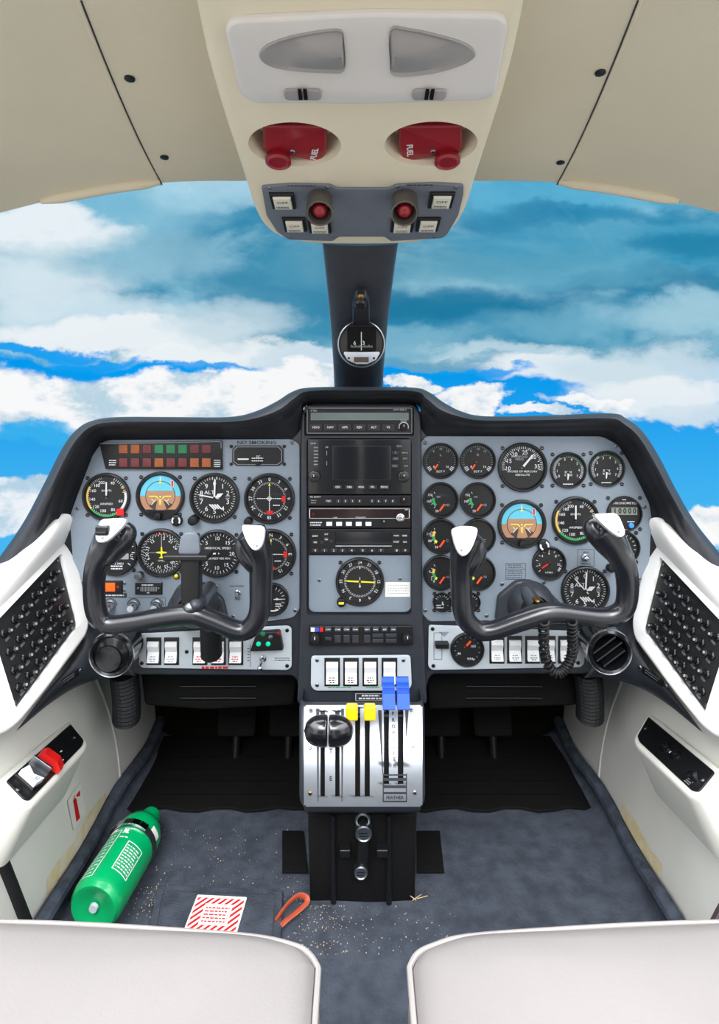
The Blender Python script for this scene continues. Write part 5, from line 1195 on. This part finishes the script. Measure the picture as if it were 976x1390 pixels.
# orange strap loop
s0, s1 = F(378,1250,.006), F(414,1224,.006); pts = cat([tuple(s0+V3((-.004,-.004,.003))), tuple(s0.lerp(s1,.35)+V3((-.003,.003,.010))), tuple(s0.lerp(s1,.75)+V3((-.002,.005,.012))), tuple(s1+V3((.001,.001,.006))), tuple(s1+V3((.003,-.004,.002))), tuple(s0.lerp(s1,.6)+V3((.005,-.005,.001))), tuple(s0.lerp(s1,.25)+V3((.005,-.006,.001))), tuple(s0+V3((.004,-.008,.0)))], 6)
tag(MB().tube(pts, .0036, STRAP, 8, sq=(.45,1.25)).build('leather_strap', None, smooth=60), 'folded orange brown leather strap loop on the carpet near the pedestal foot', 'strap')
# crumbs of sand on the carpet
b = MB(); random.seed(11)
for i in range(620):
    r = random.random()
    if r < .38: px, py = random.gauss(225,22), random.uniform(1205,1250)
    elif r < .62: px, py = random.gauss(430,28), random.uniform(1220,1296)
    elif r < .85: px, py = random.uniform(210,415), random.uniform(1125,1235)
    else: px, py = random.uniform(420,620), random.uniform(1225,1296)
    c = F(px, max(1100, py), 0); c.y = min(c.y, .925 if -.085 < c.x < .09 else 9); c.z = fz(c.x, c.y)+(.0034 if 197 < px < 384 and py > 1204 else .0002)
    s = random.choice((.0005,.0007,.0009,.0013)); a = random.random()*6.3; k = [(c.x+s*math.cos(a+t), c.y+s*math.sin(a+t), c.z) for t in (0,2.1,4.2)]
    b.add(k+[(c.x, c.y, c.z+s*1.2)], [(0,1,3),(1,2,3),(2,0,3)], CRUMB)
for (ax_, ay), (bx, by) in (((553,1213),(565,1222)),((560,1222),(572,1214)),((566,1220),(580,1216))):
    b.tube([F(ax_,ay,.004), F((ax_+bx)/2,(ay+by)/2,.010), F(bx,by,.004)], .0007, CRUMB, 4)
tag(b.build('sand_crumbs', None, smooth=0), 'pale sand crumbs and straw scattered over the dark carpet', 'crumbs', kind='stuff')
# extinguisher sticker on the kick panel
Yk = 1.005; MK = frame(V3((-.4795,Yk,EYE-(1094-CY)*Yk/FOC)), (0,1,0), (-.085,0,1)); gk = thing('extinguisher_sticker', 'small sticker with a red extinguisher symbol on the pale kick panel', 'sticker', MK)
b = MB(); o_ = uvs(MK, [(92,1087),(109,1061.5),(117,1103),(100,1127)]); b.prism(o_, -.0004, .0002, STICK); b.build('film', gk)
b = MB(); b.flat(uvs(MK, [(99,1086),(103,1082.5),(108.5,1110),(103.5,1116)]), .0004, RED); b.flat(uvs(MK, [(100,1084),(107,1074),(108.5,1073),(108.5,1080),(105,1082),(103,1080)]), .0004, RED); b.line(uv(MK,99.5,1090), uv(MK,101,1080), .003, .0004, RED); b.build('red_symbol', gk)['label'] = 'red symbol'
# door seals at the frame edges
b = MB(); b.tube([(-.492,.78,.235),(-.489,.80,.17),(-.478,.835,.06),(-.474,.85,.015)], .011, RUBB, 10, sq=(.5,1.3)); tag(b.build('door_seal', None), 'dark rubber door seal down the wall near the extinguisher bottom', 'seal')
# seats
for sx in (1,-1):
    ctr = -sx*.285; g = thing('cabin_seat', 'pale grey beige seat cushion in front of the '+('green extinguisher' if sx > 0 else 'bare copilot carpet'), 'seat', V3((ctr,.36,.0)))
    def prof_(t, s): pass
    xin, xout = -sx*.040, -sx*.465
    front_px = [(426,1300),(415,1283),(395,1271),(335,1259),(200,1250),(70,1243.5),(-60,1240)] if sx > 0 else [(562,1299),(572,1282),(594,1271),(642,1259),(780,1250),(905,1244),(1030,1240)]
    zt = .300
    crest = [F(p[0], p[1], zt) for p in front_px]; e_ = crest[0].x; crest = [V3((e_,-.22,zt)), V3((e_,.30,zt)), V3((e_,.42,zt))]+[V3(p) for p in cat([tuple(c) for c in crest], 5)]; f_ = crest[-1].x; crest += [V3((f_,.42,zt)), V3((f_,.30,zt)), V3((f_,-.22,zt))]
    b = MB(); rows = []
    def ring(off, dz, k=1): return [(c.x-sx*0+ (ctr-c.x)*(1-k), c.y+off*1.0, c.z+dz) for c in crest]
    cen = V3((ctr, .2, 0))
    def sh(d, dz):
        r = []
        for c in crest:
            v = V3((c.x-ctr, max(0,c.y-.40), 0)); v.normalize(); r.append((c.x+v.x*d, c.y+v.y*d, zt+dz))
        return r
    rows = [sh(-.008,-.19), sh(.004,-.16), sh(.006,-.06), sh(.004,-.022), sh(0,-.009), sh(-.009,-.001), sh(-.025,.004), sh(-.06,.006), sh(-.10,.004)]
    back = [(c[0]*1.0, -.22, zt-.01) for c in rows[-1]]; rows.append(back)
    b.grid(rows, SEATM); b.build('cushion', g, world=True, smooth=70)
    pp = sh(.0045,-.012); MB().tube(pp, .0028, PIPING, 8).build('piping', g, world=True)
    b = MB(); x0, x1 = sorted((xin, xout)); M = frame(V3(((x0+x1)/2,-.30,.30)), (1,0,0), (0,-.18,1)); hw = (x1-x0)/2
    b.prism(rrect(-hw,-.03,hw,.60,.06,8), -.05, .05, SEATM, bev=.02); o = b.build('backrest', None); o.parent = g; o.matrix_local = WM[g.name].inverted() @ M  # unseen backrest, put in to block low rear light from the footwell
    b = MB(); b.box(-.20,-.30,.004,.20,.10,.110,RUBB,bev=.01); o = b.build('pedestal_base', g)
# dark corner trim by the copilot seat
b = MB(); b.tube([P(985,1246,.60),P(972,1272,.585),P(955,1300,.565),P(930,1345,.53)], .016, mat('belt_brown', (52,44,48), .5, var=.08, bump=.1), 12, sq=(.5,1.2)); tag(b.build('seat_belt', None), 'dark brown belt strap across the outer corner of the copilot seat', 'belt')
# hoses and pedals in the footwells
for sx in (1,-1):
    c = (168,925) if sx > 0 else (797,922); b = MB(); n = 26; pts = []; rr = []
    for i in range(n):
        t = i/(n-1); pts.append(P(c[0]+4*math.sin(t*2), c[1]-12+62*t, 1.04+.03*t)); rr.append(.0245 if i % 2 else .0215)
    tag(b.tube(pts, rr, RUBB, 18).build('air_hose', None, smooth=0), 'black ribbed air hose hanging under the '+('closed' if sx > 0 else 'open')+' air vent', 'hose')
for i, (px, lb) in enumerate(((322,'rudder pedal in the dark pilot footwell, nearer the wall'),(392,'rudder pedal in the dark pilot footwell, nearer the pedestal'),(598,'rudder pedal in the dark copilot footwell, nearer the pedestal'),(668,'rudder pedal in the dark copilot footwell, nearer the wall'))):
    Yr = 1.31; M = frame(P(px,975,Yr), (1,0,0), (0,.35,1)); g = thing('rudder_pedal', lb, 'pedal', M)
    b = MB(); b.box(-.042,-.035,-.006,.042,.035,.006,MATTE,bev=.003,r=.008); 
    for k in range(4): b.box(-.036,-.026+k*.014,.006,.036,-.020+k*.014,.0072,MATTE,bev=.0004)
    b.build('pad', g); b = MB(); b.tube([(0,.02,-.006),(0,.12,-.05),(0,.26,-.06)], .009, BLACK, 10); b.tube([(0,-.03,-.006),(0,-.06,-.008),(0,-.085,-.01)], .009, BLACK, 10); b.build('arm', g)

for x0, x1, lb in ((190,404,'black under-panel tray above the pilot footwell'),(577,790,'black under-panel tray above the copilot footwell')):
    M = front((x0+x1)/2, 938, 1.075); b = MB(); b.prism(rpoly(uvs(M, [(x0,905),(x1,905),(x1-6,958),(x0+90 if x0 < 300 else x0+6,964),(x0+6,958)]), .008), -.14, 0, MATTE, bev=.005); o = b.build('under_panel_tray', None); o.matrix_world = M; WM[o.name] = M; tag(o, lb, 'tray')
    for py in (931, 947): c = uv(M, (x0+x1)/2, py); MB().box(c[0]-.07,c[1]-.002,.0,c[0]+.07,c[1]+.002,.004,BLACK,bev=.001).build('rib', o)
for x0, x1, lb in ((-.465,-.094,'black heel mat in the pilot footwell ahead of the carpet'),(.094,.465,'black heel mat in the copilot footwell ahead of the carpet')):  # mats added ahead of the carpet; their black includes the footwell shade
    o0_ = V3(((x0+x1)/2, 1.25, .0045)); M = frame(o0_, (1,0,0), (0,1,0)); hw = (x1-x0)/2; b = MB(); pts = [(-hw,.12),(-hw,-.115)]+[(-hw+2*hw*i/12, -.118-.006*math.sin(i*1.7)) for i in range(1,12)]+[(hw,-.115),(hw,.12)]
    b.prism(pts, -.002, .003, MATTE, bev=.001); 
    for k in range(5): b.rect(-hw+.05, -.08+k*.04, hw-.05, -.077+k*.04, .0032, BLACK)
    o = b.build('shade_heel_mat', None); o.matrix_world = M; WM[o.name] = M; tag(o, lb, 'mat')

# ================================================================== camera
cam = bpy.data.cameras.new('camera'); co = bpy.data.objects.new('camera', cam); COL.objects.link(co); bpy.context.scene.camera = co
co.location = (0,0,EYE); co.rotation_euler = (math.pi/2,0,0); cam.sensor_fit = 'VERTICAL'; cam.sensor_height = 36; cam.sensor_width = 36; cam.lens = FOC/1390*36
cam.shift_y = -(695-CY)/1390; cam.clip_start = .01; cam.clip_end = 100

# ================================================================== sky
W = bpy.data.worlds.new('sky'); bpy.context.scene.world = W; W.use_nodes = True; nt = W.node_tree; nt.nodes.clear(); N_ = nt.nodes.new; LK = nt.links.new
out = N_('ShaderNodeOutputWorld'); bg = N_('ShaderNodeBackground'); LK(bg.outputs[0], out.inputs[0])
tc = N_('ShaderNodeTexCoord'); sp = N_('ShaderNodeSeparateXYZ'); LK(tc.outputs['Generated'], sp.inputs[0])
def mth(op, a, c=None, d=None, clamp=False):
    n = N_('ShaderNodeMath'); n.operation = op; n.use_clamp = clamp
    for i, v in enumerate((a, c, d)):
        if v is None: continue
        if isinstance(v, (int, float)): n.inputs[i].default_value = v
        else: LK(v, n.inputs[i])
    return n.outputs[0]
def sstep(x, a, c):
    n = N_('ShaderNodeMapRange'); n.interpolation_type = 'SMOOTHSTEP'; LK(x, n.inputs[0]); n.inputs[1].default_value = a; n.inputs[2].default_value = c; return n.outputs[0]
def mix(f, a, c):
    n = N_('ShaderNodeMix'); n.data_type = 'RGBA'; fi, ai, bi = n.inputs[0], n.inputs[6], n.inputs[7]
    for s, v in ((fi, f), (ai, a), (bi, c)):
        if isinstance(v, (int, float)): s.default_value = v
        elif isinstance(v, tuple): s.default_value = (*v, 1)
        else: LK(v, s)
    return n.outputs[2]
X, Yy, Zz = sp.outputs
yc = mth('MAXIMUM', Yy, .12); u = mth('DIVIDE', X, yc); v = mth('DIVIDE', Zz, yc)
cv = N_('ShaderNodeCombineXYZ'); LK(u, cv.inputs[0]); LK(v, cv.inputs[1])
def noise(sx, sy, detail=6, rough=.55, off=0, dist=0):
    m = N_('ShaderNodeMapping'); m.inputs['Scale'].default_value = (sx, sy, 1); m.inputs['Location'].default_value = (off, off*.7, off); LK(cv.outputs[0], m.inputs[0])
    n = N_('ShaderNodeTexNoise'); n.inputs['Scale'].default_value = 1; n.inputs['Detail'].default_value = detail; n.inputs['Roughness'].default_value = rough; n.inputs['Distortion'].default_value = dist; LK(m.outputs[0], n.inputs['Vector']); return n.outputs['Fac']
wn = N_('ShaderNodeTexNoise'); wm = N_('ShaderNodeMapping'); wm.inputs['Scale'].default_value = (6,10,1); LK(cv.outputs[0], wm.inputs[0]); LK(wm.outputs[0], wn.inputs['Vector'])
wn.inputs['Scale'].default_value = 1; wn.inputs['Detail'].default_value = 7; wn.inputs['Roughness'].default_value = .6; ws = N_('ShaderNodeSeparateXYZ'); LK(wn.outputs['Color'], ws.inputs[0])
uw = mth('ADD', u, mth('MULTIPLY', mth('SUBTRACT', ws.outputs[0], .5), .22)); vw = mth('ADD', v, mth('MULTIPLY', mth('SUBTRACT', ws.outputs[1], .5), .12))
nA, nB, nC, nD = noise(5,9,8,.62,3.1,.2), noise(14,22,9,.62,7.7,.15), noise(2.6,7,6,.55,1.4,.5), noise(7,15,8,.6,5.2,.3)
nAs, nBs, nDs = (mth('SUBTRACT', q_, .5) for q_ in (nA, nB, nD)); nAB = mth('ADD', mth('MULTIPLY', nAs, .5), mth('MULTIPLY', nBs, .6))
blue = mix(sstep(v, -.25, .05), lin((70,184,244)), lin((0,156,240)))
# broken grey cloud deck in the upper part of the view
deck = mix(sstep(mth('ADD', nC, mth('MULTIPLY', nDs, .6)), .34, .68), lin((52,142,180)), lin((150,202,222)))
col = blue
def blob(px, py, rx, ry, amp=.7, soft=.35, nz=None):
    a = mth('MULTIPLY', mth('SUBTRACT', uw, (px-CX)/FOC), FOC/rx); c = mth('MULTIPLY', mth('SUBTRACT', vw, (CY-py)/FOC), FOC/ry)
    r2 = mth('ADD', mth('MULTIPLY', a, a), mth('MULTIPLY', c, c)); d = mth('ADD', mth('SUBTRACT', 1, r2), mth('MULTIPLY', nz or nAB, amp*4))
    return sstep(d, -soft, soft)
dm = sstep(mth('ADD', vw, mth('MULTIPLY', nAB, .07)), .044, .062)
col = mix(dm, col, deck)
for px, py, rx, ry, c, k, soft in (
  (300,255,90,24,(180,220,238),.8,.9),(200,285,120,30,(130,190,216),.6,1),(110,265,80,30,(110,182,214),.7,1),(60,312,110,28,(236,244,249),.95,.6),(40,345,90,20,(190,216,228),.7,.9),(60,385,130,40,(220,236,244),.9,.9),(200,345,110,34,(140,190,212),.7,1),
  (740,262,170,34,(84,176,214),.85,1),(830,335,220,50,(64,156,194),.8,1),(820,290,120,14,(28,132,176),.7,1),(940,340,90,18,(30,128,168),.8,1),(690,290,90,16,(40,130,172),.6,1),(660,360,150,24,(92,164,192),.7,1),(640,415,200,26,(20,122,164),.9,.9),(880,385,160,16,(28,124,164),.8,.9),(800,375,120,16,(100,172,200),.6,1),
  (380,400,110,40,(62,142,178),.8,1),(420,360,60,30,(90,164,196),.6,1),(370,460,80,26,(70,150,184),.7,.9),(120,430,150,24,(212,232,242),.8,.8),(170,452,170,20,(240,246,250),.95,.5),(280,478,110,18,(242,247,250),.95,.5),(320,440,90,26,(196,220,232),.8,.9),(420,488,80,14,(214,230,240),.9,.6),
  (560,465,100,18,(130,186,210),.8,.9),(700,480,120,14,(196,222,234),.85,.7),(620,492,120,10,(110,168,196),.8,.8),(800,440,160,24,(120,182,208),.7,1),(930,430,90,30,(170,210,226),.8,1),(780,500,130,20,(240,246,249),.9,.5),(880,500,140,30,(206,226,236),.9,.7),(900,535,120,26,(236,243,247),.95,.5),(960,560,60,18,(214,230,240),.9,.5)):
    col = mix(mth('MULTIPLY', blob(px,py,rx,ry,.5,soft), k), col, lin(c))
for px, py, rx, ry, c, k, soft in (
  (50,473,80,9,(0,160,244),.95,.5),(130,487,70,9,(0,160,244),.95,.5),(205,506,40,14,(0,160,244),.95,.5),(290,497,60,8,(0,160,244),.9,.5),(580,508,60,8,(0,158,242),.9,.5),(660,505,60,9,(0,158,242),.9,.5)):
    col = mix(mth('MULTIPLY', blob(px,py,rx,ry,.35,soft), k), col, lin(c))
wh = mix(sstep(mth('ADD', nB, mth('MULTIPLY', nDs, .8)), .30, .56), lin((188,214,230)), lin((252,252,253)))
for px, py, rx, ry, k, soft in ((30,545,120,40,1,.35),(120,545,100,40,1,.35),(260,540,120,36,1,.3),(330,520,60,24,1,.3),(415,515,80,24,1,.35),(330,560,150,30,1,.3),(545,522,36,12,1,.3),(575,535,30,14,1,.3),(655,548,54,30,1,.22),(745,562,36,9,.95,.3),(815,545,66,9,.95,.4),(20,655,70,12,.9,.5),(10,690,70,26,.9,.5),(965,708,50,24,1,.3)):
    col = mix(mth('MULTIPLY', blob(px,py,rx,ry,.30,soft,nBs), k), col, wh)
col = mix(mth('MULTIPLY', blob(60,588,80,12,.35,.6), .8), col, lin((60,180,240)))
# overhead and behind: a bright even overcast, darker ground below the horizon
rear = mix(sstep(Zz, -.12, .02), GROUND, mix(sstep(Zz, .30, .85), LOW, HIGH))
rearF = sstep(Yy, .30, .05)
col = mix(rearF, col, rear)
LK(col, bg.inputs[0]); bg.inputs[1].default_value = 1.0
sc = bpy.context.scene; sc.cycles.caustics_reflective = False; sc.cycles.caustics_refractive = False
for Lname, en, size, loc, rot in LAMPS:
    l = bpy.data.lights.new(Lname, 'SUN'); l.energy = en; l.angle = size; o = bpy.data.objects.new(Lname, l); COL.objects.link(o); o.rotation_euler = rot; o.location = loc
sc.view_settings.view_transform = 'Standard'; sc.view_settings.look = 'None'; sc.view_settings.exposure = EXPO; sc.view_settings.gamma = 1; sc.view_settings.use_curve_mapping = False
